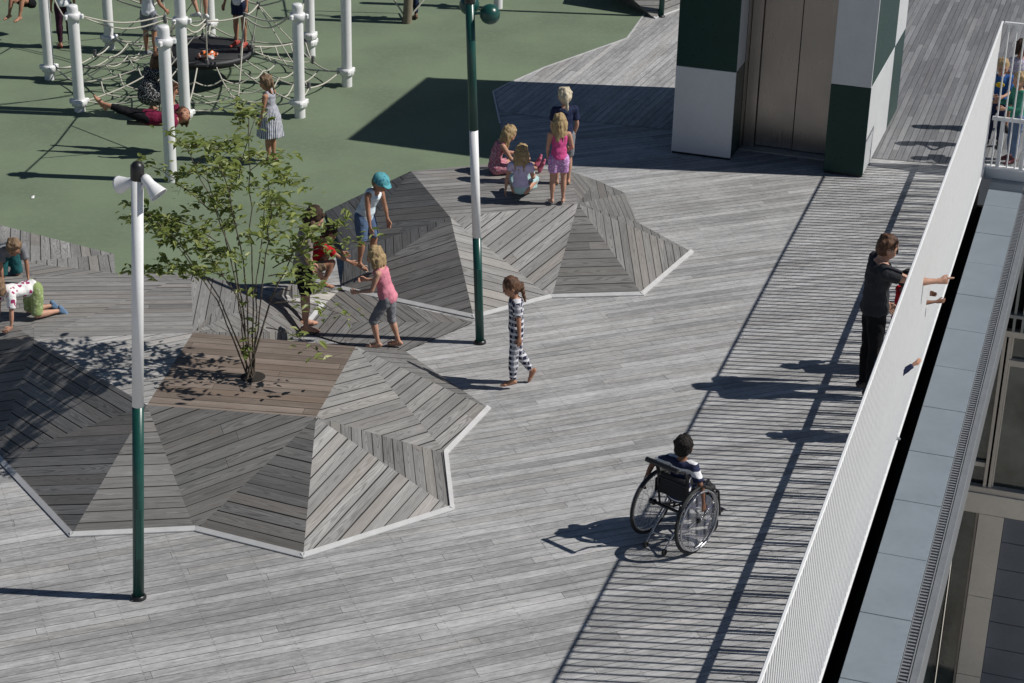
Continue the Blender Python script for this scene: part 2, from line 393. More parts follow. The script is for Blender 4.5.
# ---------------------------------------------------------------- lift tower
TW = at(671, 153); TU = (at(862, 178)-TW).normalized(); TS = V((-TU.y, TU.x, 0)); TWID = (at(862, 178)-TW).length; TDEP = 2.95; THGT = 4.2
tower = thing('lift_tower', TW, 'green and white chequered lift tower with steel doors standing on the deck', 'lift tower')
def tb(mb, u0, u1, s0, s1, z0, z1, bev=0.0): return mb.box(TU*((u0+u1)/2)+TS*((s0+s1)/2)+V((0, 0, (z0+z1)/2)), u1-u0, s1-s0, z1-z0, TU, TS, V((0, 0, 1)), bev)
M_TG = paint('green_wall_panel', (.003, .036, .028), .3, dirt=.1, scale=3, spec=.28)
M_TW = paint('white_wall_panel', (.57, .58, .59), .42, dirt=.06, scale=3)
tx = [0, .80, 2.02, TWID]; REC = .62; DH = 2.36; ROW = 1.2
core = MB(); i = .035
tb(core, i, tx[1]-i, i, TDEP-i, 0, THGT-.01); tb(core, tx[2]+i, TWID-i, i, TDEP-i, 0, THGT-.01); tb(core, tx[1]-i+.001, tx[2]+i-.001, REC+.1, TDEP-i, 0, THGT-.01); tb(core, tx[1]-i+.001, tx[2]+i-.001, i, REC+.1, DH+.1, THGT-.01)
core.build('shaft', M_DARK, tower)
def panels(side):
    pass
def panel(col, u0, u1, s0, s1, z0, z1): tb(MB(), u0, u1, s0, s1, z0, z1, .003).build('wall_panel', M_TG if col else M_TW, tower)
g = .004; zs = [.03, ROW, 2*ROW, 3*ROW, THGT]
for r in range(4):
    z0, z1 = zs[r]+g/2, zs[r+1]-g/2
    panel(r % 2 == 1, 0, tx[1]-g, 0, .03, z0, z1); panel(r % 2 == 0, tx[2]+g, TWID, 0, .03, z0, z1)
    if r >= 2: panel(r % 2 == 0, tx[1], tx[2], 0, .03, max(z0, DH+.03), z1)
    sc_ = [.034, 1.98, TDEP]
    for k in range(2):
        panel((r+k) % 2 == 1, TWID-.03, TWID, sc_[k]+g/2, sc_[k+1]-g/2, z0, z1)
        panel((r+k) % 2 == 0, 0, .03, sc_[k]+g/2, sc_[k+1]-g/2, z0, z1)
    for k, (a, b) in enumerate(((.034, TWID/2), (TWID/2, TWID-.034))): panel((r+k) % 2 == 1, a+g/2, b-g/2, TDEP-.03, TDEP-.001, z0, z1)
    if r < 2:
        panel(r % 2 == 0, tx[1]-.031, tx[1]-.001, .034, REC-.12, z0, min(z1, DH)); panel(r % 2 == 0, tx[2]+.001, tx[2]+.031, .034, REC-.12, z0, min(z1, DH))
t = NT('brushed_steel'); ob = t.pos(); s_ = t.sep(ob)
nz = t.noise(t.xyz(t.m_('MULTIPLY', s_[0], 240), t.m_('MULTIPLY', s_[1], 240), t.m_('MULTIPLY', s_[2], 2.0)), 1.0, 3)
sm = t.noise(ob, 2.2, 4)
t.fin(t.mix(nz, (.24, .222, .205), (.36, .337, .315)), t.mapr(t.m_('ADD', nz, sm), .6, 1.4, .22, .42), .95); M_BRUSH = t.m
tb(MB(), tx[1], tx[1]+.03, REC-.119, REC+.09, .03, DH, .003).build('door_jamb', M_BRUSH, tower)
tb(MB(), tx[1]+.032, tx[1]+.18, REC-.02, REC+.06, .03, DH-.06, .004).build('door_jamb', M_BRUSH, tower)
tb(MB(), tx[2]-.03, tx[2]-.001, REC-.119, REC+.09, .03, DH, .003).build('door_jamb', M_BRUSH, tower)
tb(MB(), tx[1]+.002, tx[2]-.002, REC-.05, REC+.095, DH-.05, DH+.09).build('door_head', M_BRUSH, tower)
mid = (tx[1]+.18+tx[2]-.032)/2
tb(MB(), tx[1]+.184, mid-.004, REC+.03, REC+.07, .035, DH-.055, .004).build('lift_door', M_BRUSH, tower)
tb(MB(), mid+.004, tx[2]-.034, REC+.012, REC+.052, .035, DH-.055, .004).build('lift_door', M_BRUSH, tower)
tb(MB(), tx[1]+.002, tx[2]-.002, REC-.18, REC+.095, .006, .03).build('threshold', M_STEEL, tower)
tb(MB(), tx[2]-.055, tx[2]-.0305, REC-.105, REC-.085, 1.06, 1.2, .004).build('call_panel', M_BLACK, tower)
tb(MB(), -.02, TWID+.02, -.02, TDEP+.02, THGT+.001, THGT+.05, .01).build('roof_cap', M_FASC, tower)
for a_, b_ in ((.01, tx[1]-.01), (tx[2]+.01, TWID-.01)): tb(MB(), a_, b_, .012, TDEP-.01, .003, .028).build('plinth', M_BLACK, tower)

# ---------------------------------------------------------------- timber play mounds
def mound(name, label, cat, facets, trims, verts, brown=(), backs=()):
    """facets: (vertex names, (px,py)->(px,py) along which the boards run, tone)"""
    pv = {k: at(x, y, z) for k, (x, y, z) in verts.items()}
    cen = sum((p for p in pv.values()), V())/len(pv); root = thing(name, V((cen.x, cen.y, 0)), label, cat); o0 = V(root.location)
    def cladding(nm, fl, mat):
        me = bpy.data.meshes.new(nm); vs = []; idx = {}; fs = []; uvs = []; tones = []
        for names, ln, tone in fl:
            p = [pv[q] for q in names]; nrm = (p[1]-p[0]).cross(p[2]-p[0]).normalized()
            f = list(names)
            if nrm.z < 0: f = f[::-1]; nrm = -nrm
            if len(ln) == 2 and isinstance(ln[0], tuple):
                a = on_plane(*ln[0], p[0], nrm); b = on_plane(*ln[1], p[0], nrm)
            else: a, b = pv[ln[0]], pv[ln[1]]
            dr = (b-a).normalized(); pr = nrm.cross(dr); off = random.uniform(0, 50)
            for q in f:
                if q not in idx: idx[q] = len(vs); vs.append(pv[q]-o0)
                uvs.append((pv[q].dot(dr)+off, pv[q].dot(pr)))
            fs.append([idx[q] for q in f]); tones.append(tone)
        # skirts down to the deck along open edges above it
        ec = {}
        for f in fs:
            for a, b in zip(f, f[1:]+f[:1]): ec[frozenset((a, b))] = ec.get(frozenset((a, b)), 0)+1
        for f in list(fs):
            for a, b in zip(f, f[1:]+f[:1]):
                if ec[frozenset((a, b))] == 1 and max(vs[a].z, vs[b].z) > .03 and nm == 'timber_cladding':
                    k = len(vs); vs += [V((vs[b].x, vs[b].y, -.002)), V((vs[a].x, vs[a].y, -.002))]
                    fs.append([b, a, k+1, k]); L = (vs[b]-vs[a]).length
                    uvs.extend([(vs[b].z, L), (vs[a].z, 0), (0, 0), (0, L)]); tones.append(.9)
        me.from_pydata([tuple(q) for q in vs], [], fs); me.update()
        ul = me.uv_layers.new(name='UVMap'); ul.data.foreach_set('uv', [x for q in uvs for x in q])
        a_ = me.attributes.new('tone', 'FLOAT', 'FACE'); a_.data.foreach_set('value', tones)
        return link(nm, me, mat, root)
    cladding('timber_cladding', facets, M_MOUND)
    if brown: cladding('brown_top', brown, M_NEWWOOD)
    cc = V((cen.x, cen.y, 0))
    for seq in trims:
        tr = MB()
        for a, b in zip(seq, seq[1:]):
            pa, pb = pv[a], pv[b]; dd = (pb-pa).normalized(); out = V((dd.y, -dd.x, 0))
            pass
            up3 = V((0, 0, 1)); e_ = dd*.004; lo_a, lo_b = pa-o0-e_, pb-o0+e_; z_ = V((0, 0, .003))
            q = [lo_a+out*.012+z_, lo_a+out*.012+up3*.014, lo_a-out*.03+up3*.037, lo_a-out*.045+z_]; w = [v_+(lo_b-lo_a) for v_ in q]
            tr.add(q+w, [(0, 1, 2, 3), (7, 6, 5, 4), (0, 4, 5, 1), (1, 5, 6, 2), (2, 6, 7, 3), (3, 7, 4, 0)])
        tr.build('edge_trim', M_TRIM, root)
    return root, pv
h = .7
mv = dict(T0=(147, 405, h), T1=(316, 417, h), T2=(356, 346.5, h), T3=(193, 332.5, h), TL=(34, 339, h+.03), G1=(36, 277, h+.03), G2=(191, 273, h-.03),
          b0=(-3, 459, 0), b1=(70.5, 537, 0), b2=(195, 531, 0), b3=(303, 558, 0), b4=(453.5, 510, 0), b5=(447, 454, 0), b6=(490, 409, 0), b7=(405, 351, 0.0), bL=(-90, 392, 0), bM=(-90, 340, .5),
          L1=(-70, 268, .7), e0=(-60, 209, .3), e1=(0, 225, .3), e2=(114, 254, .3), e3=(115, 273, .66), e4=(20, 262, .72),
          S0=(240, 284, .45), S1=(341, 289, .02), R1=(474, 322, .016), S2=(268, 297, .4), S4=(292, 284, .42), K1=(324, 305, .016), K2=(303, 331, .016), K3=(350, 345.5, .016), VM=(352, 322, .016), b8=(405, 351, .016))
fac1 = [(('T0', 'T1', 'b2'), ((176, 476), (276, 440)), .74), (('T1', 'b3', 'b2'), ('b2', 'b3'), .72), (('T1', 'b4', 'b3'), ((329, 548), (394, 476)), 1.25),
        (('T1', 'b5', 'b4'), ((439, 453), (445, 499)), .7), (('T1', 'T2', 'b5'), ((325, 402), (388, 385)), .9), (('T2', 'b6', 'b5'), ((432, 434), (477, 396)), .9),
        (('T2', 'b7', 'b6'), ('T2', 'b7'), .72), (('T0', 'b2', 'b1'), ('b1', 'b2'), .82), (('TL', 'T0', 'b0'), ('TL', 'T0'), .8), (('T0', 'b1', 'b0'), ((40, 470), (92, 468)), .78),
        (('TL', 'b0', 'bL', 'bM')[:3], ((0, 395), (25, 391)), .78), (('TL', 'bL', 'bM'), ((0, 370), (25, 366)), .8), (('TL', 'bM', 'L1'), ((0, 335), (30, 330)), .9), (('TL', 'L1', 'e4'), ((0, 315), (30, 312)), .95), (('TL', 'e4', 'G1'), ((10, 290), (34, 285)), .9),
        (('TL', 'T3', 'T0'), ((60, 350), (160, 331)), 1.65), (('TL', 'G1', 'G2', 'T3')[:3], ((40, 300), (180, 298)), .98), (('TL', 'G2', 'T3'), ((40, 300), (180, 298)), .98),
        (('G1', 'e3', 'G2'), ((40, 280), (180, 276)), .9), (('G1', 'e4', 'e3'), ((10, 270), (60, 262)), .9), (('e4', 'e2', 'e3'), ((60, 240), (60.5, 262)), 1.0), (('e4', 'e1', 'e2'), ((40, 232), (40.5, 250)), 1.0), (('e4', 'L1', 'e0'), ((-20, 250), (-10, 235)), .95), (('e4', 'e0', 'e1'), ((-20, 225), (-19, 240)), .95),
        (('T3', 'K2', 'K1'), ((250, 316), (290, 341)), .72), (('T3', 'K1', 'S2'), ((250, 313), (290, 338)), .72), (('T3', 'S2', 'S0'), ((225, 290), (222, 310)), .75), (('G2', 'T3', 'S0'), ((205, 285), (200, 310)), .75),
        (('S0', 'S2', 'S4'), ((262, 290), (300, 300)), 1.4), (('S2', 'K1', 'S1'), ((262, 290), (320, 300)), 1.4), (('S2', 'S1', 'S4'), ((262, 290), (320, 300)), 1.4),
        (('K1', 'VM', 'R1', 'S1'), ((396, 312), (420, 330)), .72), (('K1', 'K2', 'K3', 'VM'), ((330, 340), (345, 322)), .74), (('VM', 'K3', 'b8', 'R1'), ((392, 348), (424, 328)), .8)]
tone0 = 1.0
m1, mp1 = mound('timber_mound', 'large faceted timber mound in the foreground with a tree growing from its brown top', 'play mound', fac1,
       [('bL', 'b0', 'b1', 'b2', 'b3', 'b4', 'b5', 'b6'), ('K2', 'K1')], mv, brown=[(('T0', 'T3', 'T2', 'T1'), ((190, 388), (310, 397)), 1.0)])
k2 = .74
mv2 = dict(A=(411, 171, k2), B=(450.5, 217.5, k2), C=(578, 203.5, k2), D=(569, 171, k2), E=(490, 164, k2), c0=(325, 211.5, .03), m=(345, 252, .1), c1=(341, 290, 0.0), c2=(474, 318.5, 0.0),
           c3=(551.5, 298, 0), c4=(643, 295.5, 0), c5=(693, 252.5, 0), c6=(637, 222, .02), c7=(625.6, 193, 0), c8=(596, 180, .0), q1=(471, 215.2, k2))
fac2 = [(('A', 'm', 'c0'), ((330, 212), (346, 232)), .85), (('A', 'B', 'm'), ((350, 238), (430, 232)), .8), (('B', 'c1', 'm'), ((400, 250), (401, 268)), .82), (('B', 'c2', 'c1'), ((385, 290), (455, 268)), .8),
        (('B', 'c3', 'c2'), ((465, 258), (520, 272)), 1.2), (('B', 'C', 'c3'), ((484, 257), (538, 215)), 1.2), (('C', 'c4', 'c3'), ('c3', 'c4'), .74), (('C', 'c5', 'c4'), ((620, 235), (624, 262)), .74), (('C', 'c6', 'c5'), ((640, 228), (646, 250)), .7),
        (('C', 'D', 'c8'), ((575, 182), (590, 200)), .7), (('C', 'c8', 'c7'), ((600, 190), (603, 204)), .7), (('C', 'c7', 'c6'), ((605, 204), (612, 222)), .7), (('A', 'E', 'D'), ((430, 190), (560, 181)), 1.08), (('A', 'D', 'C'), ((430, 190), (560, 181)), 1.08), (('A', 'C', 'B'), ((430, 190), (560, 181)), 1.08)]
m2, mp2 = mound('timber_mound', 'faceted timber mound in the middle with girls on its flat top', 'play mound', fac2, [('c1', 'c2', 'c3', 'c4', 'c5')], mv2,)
# far mound at the top edge of the view
mv3 = dict(A=(600, -30, .6), B=(680, -30, .6), a0=(612, -3, 0), a1=(655, 19, 0), a2=(690, 6, 0), a3=(720, -60, 0), a4=(590, -60, 0))
m3, mp3 = mound('timber_mound', 'distant timber mound at the top edge beyond the green surface', 'play mound',
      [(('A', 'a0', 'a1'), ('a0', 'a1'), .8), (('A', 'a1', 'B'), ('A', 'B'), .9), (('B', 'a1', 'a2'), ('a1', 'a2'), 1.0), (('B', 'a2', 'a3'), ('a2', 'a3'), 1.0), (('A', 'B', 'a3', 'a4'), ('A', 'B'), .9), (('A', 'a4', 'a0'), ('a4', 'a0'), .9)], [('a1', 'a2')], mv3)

# ---------------------------------------------------------------- lamp posts
def spot(mb_parts, org, aim, r, mat, root, side, rnd_=False):
    ax = aim.normalized(); m = MB()
    m.lathe([(.001, -.115), (.028, -.112), (.038, -.09), (.039, -.035), (r*.62, -.012), (r*.92, .06), (r, .07), (r*.9, .068)], org, ax, 18) if not rnd_ else m.lathe([(.001, -r)]+[(r*math.sin(math.pi*k/10), -r*math.cos(math.pi*k/10)) for k in range(1, 8)]+[(r*.84, r*.55)], org, ax, 18)
    hd = m.build('lamp_head', mat, root)
    MB().lathe([(r*.84, .06), (.001, .062)], org, ax, 18).build('lens', M_LENS, hd)
    b = MB(); b.tube([side, org-ax*.07], .014, 8); b.ball(org-ax*.07, .03, n=8); b.build('bracket', mat, root)
M_LENS = paint('lamp_lens', (.5, .52, .53), .15)
def lamp(label, base, top, bands, heads, cap, r=.045, hd_mat=None):
    root = thing('lamp_post', base, label, 'lamp post', 'lamp posts on the deck'); ax = (top-base); L = ax.length; ax.normalize()
    for z0, z1, mat in bands:
        MB().lathe([(.001, z0), (r, z0), (r, z1), (.001, z1)], V(), ax, 20).build('pole_section', mat, root)
    MB().lathe([(r+.02, .003), (r+.02, .02), (r+.004, .035)], V(), ax, 20).build('base_ring', M_BLACK, root)
    hb = MB(); q = ax.orthogonal().normalized(); q = V((.25, -.97, 0)); hb.box(ax*.62+q*(r-.002), .05, .008, .46, V((.97, .25, 0)), q, ax, .003); hb.build('access_hatch', bands[0][2], root)
    MB().lathe([(.05, L-.09), (r+.006, L-.085), (r+.006, L-.02), (.05, L+.02), (.03, L+.045), (.001, L+.055)], V(), ax, 18).build('cap', cap, root)
    for h_, off, aim, rr in heads: spot(None, ax*h_+off, aim, rr, hd_mat, root, ax*h_, hd_mat is M_GREEN)
    return root
b1 = at(138.5, 598); t1 = at_y(137.2, 168, b1.y)
L1_ = (t1-b1).length
zs1 = (at_y(138, 406, b1.y)-b1).length
lamp('white lamp post with green foot and two white spotlights before the large mound', b1, t1, [(0, zs1, M_GREEN), (zs1+.001, L1_, M_WHITE)],
     [(L1_-.16, V((-.1, .1, .0)), V((-.85, .45, -.35)), .07), (L1_-.2, V((.13, -.06, .07)), V((.66, -.35, -.7)), .075)], M_BLACK, hd_mat=M_WHITE)
b2_ = at(480, 343); t2 = at_y(469.5, -6, b2_.y); L2_ = (t2-b2_).length
za = (at_y(477, 237, b2_.y)-b2_).length; zb = (at_y(474, 130, b2_.y)-b2_).length
lamp('tall green lamp post with a white middle band and two green spotlights', b2_, t2, [(0, za, M_GREEN), (za+.001, zb, M_WHITE), (zb+.001, L2_, M_GREEN)],
     [(L2_-.14, V((-.01, .12, .0)), V((-.2, .9, -.45)), .1), (L2_-.2, V((.19, .02, .0)), V((.35, .8, -.5)), .1)], M_BLACK, hd_mat=M_GREEN)
b3_ = at(661, 17); 
lamp('dark green lamp post at the top edge beside the distant mound', b3_, b3_+V((.05, 0, 3.6)), [(0, 1.2, M_GREEN), (1.201, 2.4, M_WHITE), (2.401, 3.6, M_GREEN)], [(3.4, V((.19, .02, .0)), V((.35, .8, -.5)), .1)], M_BLACK, hd_mat=M_GREEN)
# ================================================================ PEOPLE
_tmp = bpy.data.objects.new('tmp_mesh', bpy.data.meshes.new('tmp_mesh')); COL.objects.link(_tmp)
def remesh(mb, vox, smooth=2, sf=.5):
    global _tmp
    me = mb.mesh('tmp_mesh')
    bm = bmesh.new(); bm.from_mesh(me); bmesh.ops.recalc_face_normals(bm, faces=bm.faces); bm.to_mesh(me); bm.free()
    _tmp.data = me; _tmp.modifiers.clear()
    r = _tmp.modifiers.new('r', 'REMESH'); r.mode = 'VOXEL'; r.voxel_size = vox
    if smooth: s = _tmp.modifiers.new('s', 'SMOOTH'); s.iterations = smooth; s.factor = sf
    bpy.context.view_layer.update(); dg = bpy.context.evaluated_depsgraph_get()
    out = bpy.data.meshes.new_from_object(_tmp.evaluated_get(dg))
    out.polygons.foreach_set('use_smooth', [True]*len(out.polygons))
    return out

# --- materials for people
def skin(name, col):
    if name in _mats: return _mats[name]
    t = NT(name); p = t.obj(); a = t.noise(p, 9, 4)
    c = t.mix(t.mapr(a, .3, .7), tuple(x*.82 for x in col), (col[0]*1.08, col[1]*1.02, col[2]))
    t.b.inputs['Subsurface Weight'].default_value = .12; t.b.inputs['Subsurface Radius'].default_value = (.02, .008, .005); t.b.inputs['Subsurface Scale'].default_value = .3
    _mats[name] = t.fin(c, .55, spec=.35); return _mats[name]
SK = skin('fair_skin', (.5, .285, .2)); SK2 = skin('tanned_skin', (.4, .21, .135)); SK3 = skin('brown_skin', (.2, .098, .06))
def hair_mat(name, lo, hi):
    if name in _mats: return _mats[name]
    t = NT(name); s_ = t.sep(t.obj())
    n1 = t.noise(t.xyz(t.m_('MULTIPLY', s_[0], 170), t.m_('MULTIPLY', s_[1], 170), t.m_('MULTIPLY', s_[2], 22)), 1.0, 3)
    n2 = t.noise(t.obj(), 22, 3)
    f = t.m_('ADD', t.m_('MULTIPLY', n1, .65), t.m_('MULTIPLY', n2, .35))
    t.bump(n1, .9, .006)
    _mats[name] = t.fin(t.mix(t.mapr(f, .36, .64), lo, hi), .6, spec=.18 if hi[0] < .1 else .3); return _mats[name]
H_BLOND = hair_mat('blond_hair', (.2, .125, .055), (.5, .37, .2)); H_PALE = hair_mat('pale_blond_hair', (.4, .33, .22), (.72, .64, .48))
H_BROWN = hair_mat('brown_hair', (.04, .02, .012), (.16, .08, .045)); H_BLACK = hair_mat('black_hair', (.006, .005, .005), (.024, .02, .018)); H_FAWN = hair_mat('light_brown_hair', (.1, .062, .036), (.27, .18, .11))
H_DARK = hair_mat('dark_brown_hair', (.018, .011, .008), (.07, .042, .028))
def cloth(name, kind, *cols, s=1.0):
    if name in _mats: return _mats[name]
    t = NT(name); p = t.obj(); x, y, z = t.sep(p); wr = t.noise(p, 14, 4); wv = t.noise(p, 420, 1); c0 = cols[0]
    if kind == 'plain': c = t.mix(t.mapr(wr, .3, .7), tuple(q*.84 for q in c0), tuple(min(1, q*1.1) for q in c0))
    elif kind == 'stripe':
        f = t.m_('FRACT', t.m_('MULTIPLY', t.m_('ADD', z, t.m_('MULTIPLY', wr, .015)), s)); c = t.mix(t.m_('GREATER_THAN', f, .5), c0, cols[1])
    elif kind == 'vstripe':
        an = t.m_('ARCTAN2', x, y); f = t.m_('FRACT', t.m_('ADD', t.m_('MULTIPLY', an, s), t.m_('MULTIPLY', z, 2.0))); c = t.mix(t.m_('GREATER_THAN', f, .5), c0, cols[1])
    elif kind == 'plaid':
        f = t.m_('FRACT', t.m_('MULTIPLY', t.m_('ADD', z, t.m_('MULTIPLY', wr, .03)), s)); g_ = t.m_('FRACT', t.m_('MULTIPLY', y, s*1.15)); h_ = t.m_('FRACT', t.m_('MULTIPLY', x, s*1.15))
        w1 = t.m_('GREATER_THAN', f, .62); w2 = t.m_('MULTIPLY', t.m_('GREATER_THAN', t.m_('MAXIMUM', g_, h_), .74), .45)
        c = t.mix(t.m_('MINIMUM', t.m_('ADD', w1, w2), 1.0), c0, cols[1])
    elif kind in ('floral', 'print'):
        v = t.n('ShaderNodeTexVoronoi'); t.set(v.inputs['Vector'], p); v.inputs['Scale'].default_value = s
        n2 = t.noise(p, s*2.2, 2); d_ = t.m_('ADD', v.outputs['Distance'], t.m_('MULTIPLY', t.m_('SUBTRACT', n2, .5), .55))
        c = t.mix(t.m_('LESS_THAN', d_, .34), c0, cols[1])
        if len(cols) > 2: c = t.mix(t.m_('GREATER_THAN', n2, .62), c, cols[2])
    h_ = t.m_('ADD', t.m_('MULTIPLY', wr, 1.0), t.m_('MULTIPLY', wv, .08)); t.bump(h_, .55, .02)
    _mats[name] = t.fin(c, .85, spec=.15); return _mats[name]
EYE = paint('eye_dark', (.015, .012, .01), .25); LIP = paint('lip_pink', (.33, .11, .09), .5)

NEUT = dict(spine=((0, .02, 1), (0, .03, 1)), look=(0, 1, -.1), ua=((-.16, -.04, -1), (.16, -.04, -1)), fa=((-.08, .22, -1), (.08, .22, -1)), th=((-.05, .03, -1), (.05, .03, -1)), sh=((0, -.03, -1), (0, -.03, -1)))
NP = [0]
def person(px, py, z0, H, head, label, skinm, pose=None, hair=('short', H_BROWN), top=None, bottom=None, shoes=None, cap=None, adult=False, anchor='feet', group=None, extra=None, feet_dir=None, vox=None, lift=0.0, curl=1.0, world=None):
    """pose vectors are in the figure's own frame: x right, y ahead, z up; left limb first"""
    P_ = dict(NEUT); P_.update(pose or {})
    S = H; hh = S*(.135 if adult else .163); vox = vox or (.0095 if H < 1.5 else .011)
    n_ = lambda q: V(q).normalized()
    bl = dict(tor=.3 if adult else .285, th=.245 if adult else .232, sh=.245 if adult else .225, ua=.172 if adult else .158, fa=.145 if adult else .132)
    shw = S*(.112 if adult else .098); hpw = S*.047; wt = S*(.98 if adult else 1.0)
    s1, s2 = n_(P_['spine'][0]), n_(P_['spine'][1]); L = S*bl['tor']; xr = V((1, 0, 0)); 
    if 'twist' in P_: xr = V((math.cos(P_['twist']), math.sin(P_['twist']), 0))
    pel = V((0, 0, 0)); mid_ = pel+s1*L*.5; nk = mid_+s2*L*.5
    def frame(up):
        x = (xr-up*xr.dot(up)).normalized(); return x, up.cross(x)
    def ell(c, up, rx, ry, n=16):
        x, y = frame(up); return [c+x*(rx*math.cos(2*math.pi*k/n))+y*(ry*math.sin(2*math.pi*k/n)) for k in range(n)]
    def loft(mb, rings):
        n = len(rings[0]); vs = [q for r in rings for q in r]
        fs = [(i*n+k, i*n+(k+1) % n, (i+1)*n+(k+1) % n, (i+1)*n+k) for i in range(len(rings)-1) for k in range(n)]
        mb.add(vs, fs+[tuple(range(n))[::-1], tuple(range(len(vs)-n, len(vs)))], True)
    def tor_pt(t): return pel+s1*(L*t) if t <= .5 else mid_+s2*(L*(t-.5))
    def tor_up(t): return s1 if t < .35 else (s2 if t > .65 else (s1+s2).normalized())
    prof = [(-.17, .05, .044), (-.06, .073, .057), (.1, .074, .057), (.3, .065, .05), (.5, .064, .05), (.7, .073, .055), (.86, .077, .053), (.96, .062, .043), (1.03, .035, .032)]
    if adult: prof = [(-.15, .06, .055), (-.05, .086, .066), (.1, .086, .066), (.3, .08, .06), (.5, .084, .063), (.7, .096, .068), (.86, .1, .064), (.96, .07, .048), (1.03, .036, .036)]
    def torso(mb, t0, t1, inf, flare=0.0):
        rs = []
        for i in range(15):
            t = t0+(t1-t0)*i/14
            for (a, ax, ay), (b, bx, by) in zip(prof, prof[1:]):
                if a <= t <= b or (b == prof[-1][0] and t > b) or (a == prof[0][0] and t < a):
                    f = min(1, max(0, (t-a)/(b-a))); rx = ax+(bx-ax)*f; ry = ay+(by-ay)*f; break
            fl = flare*max(0, (t1*.55-t))
            wob = 1+.03*math.sin(9*t+i)
            rs.append(ell(tor_pt(t), tor_up(t), (rx*S+inf+fl*S)*wob, (ry*S+inf+fl*S*.8)*wob))
        loft(mb, rs)
    def limb(mb, a, b, ra, rb, bulge=0.0, balls=True):
        pts = []; rs = []
        for i in range(7):
            f = i/6; pts.append(a.lerp(b, f)); rs.append(ra+(rb-ra)*f+bulge*math.sin(math.pi*min(1, f*1.5)))
        mb.tube(pts, rs, 12)
        if balls: mb.ball(a, ra, n=8); mb.ball(b, rb, n=8)
    # joints
    J = {}
    for i, sg in ((0, -1), (1, 1)):
        x2, _ = frame(s2); x1, _ = frame(s1)
        shd = tor_pt(.9)+x2*(sg*shw); hip = tor_pt(-.03)+x1*(sg*hpw)
        elb = shd+n_(P_['ua'][i])*S*bl['ua']; wri = elb+n_(P_['fa'][i])*S*bl['fa']
        kne = hip+n_(P_['th'][i])*S*bl['th']; ank = kne+n_(P_['sh'][i])*S*bl['sh']
        fdv = (P_.get('ft') or (None, None))[i]
        if fdv is None:
            sh_ = n_(P_['sh'][i]); f_ = V((sg*.15, 1, 0)); f_ = f_-sh_*f_.dot(sh_)
            fdv = f_.normalized() if sh_.z > -.75 else V((sg*.15, 1, -.12)).normalized()
        else: fdv = n_(fdv)
        J[i] = dict(shd=shd, elb=elb, wri=wri, hip=hip, kne=kne, ank=ank, fd=fdv, sg=sg)
    up_h = (s2*.6+V((0, 0, .7))).normalized(); lk = n_(P_['look']); 
    hx = lk.cross(up_h).normalized(); hz = hx.cross(lk).normalized(); hy = lk
    hc = nk+s2*(hh*.2)+hz*(hh*.42)+hy*(hh*.06)
    HM = Matrix((hx, hy, hz)).transposed()
    hp = lambda x, y, z: hc+hx*(x*hh)+hy*(y*hh)+hz*(z*hh)
    # body ---------------------------------------------------------------
    mb = MB(); torso(mb, -.17, 1.03, 0)
    limb(mb, tor_pt(.98), hp(0, -.04, -.25), S*.031, S*.029)
    mb.ball(hp(0, 0, .05), hh, (.385, .445, .45), 14, HM); mb.ball(hp(0, .12, -.22), hh, (.27, .3, .27), 10, HM)
    mb.ball(hp(0, .435, -.06), hh, (.05, .075, .075), 6, HM); mb.ball(hp(0, .36, -.22), hh, (.12, .07, .045), 6, HM)
    for sg in (-1, 1): mb.ball(hp(sg*.385, -.03, -.02), hh, (.045, .085, .12), 6, HM); mb.ball(hp(sg*.2, .3, -.1), hh, (.12, .12, .1), 6, HM)
    fing = MB()
    for i in (0, 1):
        j = J[i]; sg = j['sg']; kA = 1.12 if adult else .98
        limb(mb, tor_pt(.86)+(j['shd']-tor_pt(.9))*.4, j['shd'], S*.036, S*.031*kA)
        limb(mb, j['shd'], j['elb'], S*.029*kA, S*.021*kA, S*.003); limb(mb, j['elb'], j['wri'], S*.0215*kA, S*.0135*kA, S*.003)
        limb(mb, j['hip'], j['kne'], S*.05, S*.031, S*.003); limb(mb, j['kne'], j['ank'], S*.031, S*.018, S*.006)
        fd = j['fd']; sd = n_(P_['sh'][i]); dn = (sd - fd*sd.dot(fd)).normalized(); sole = dn*(S*.03)
        heel = j['ank']-fd*(S*.022)+sole*.62; ball_ = j['ank']+fd*(S*.07)+sole*.85; toe = j['ank']+fd*(S*.102)+sole*.95
        limb(mb, heel, ball_, S*.0185, S*.0185); limb(mb, ball_, toe, S*.0185, S*.012); limb(mb, j['ank'], ball_, S*.018, S*.015)
        lat = fd.cross(dn).normalized(); limb(mb, ball_-lat*S*.012, ball_+lat*S*.012, S*.016, S*.014)
        j.update(heel=heel, ball=ball_, toe=toe, dn=dn, lat=lat)
        # hand: palm + four fingers + thumb
        fv = n_(P_['fa'][i]); hd = n_((P_.get('hd') or (fv, fv))[i] or fv)
        pn = V((-sg, .25, 0)); pn = (pn-hd*pn.dot(hd)); pn = pn.normalized() if pn.length > .15 else hd.orthogonal().normalized()
        ac = hd.cross(pn).normalized()
        if ac.y*1.0+ac.z*.5 < 0: ac = -ac         # towards the thumb
        w_ = j['wri']; pc = w_+hd*(S*.028)
        for q in (-1, -.33, .33, 1): limb(mb, w_+ac*(q*S*.009), w_+hd*(S*.046)+ac*(q*S*.0145), S*.0105, S*.0085, balls=True)
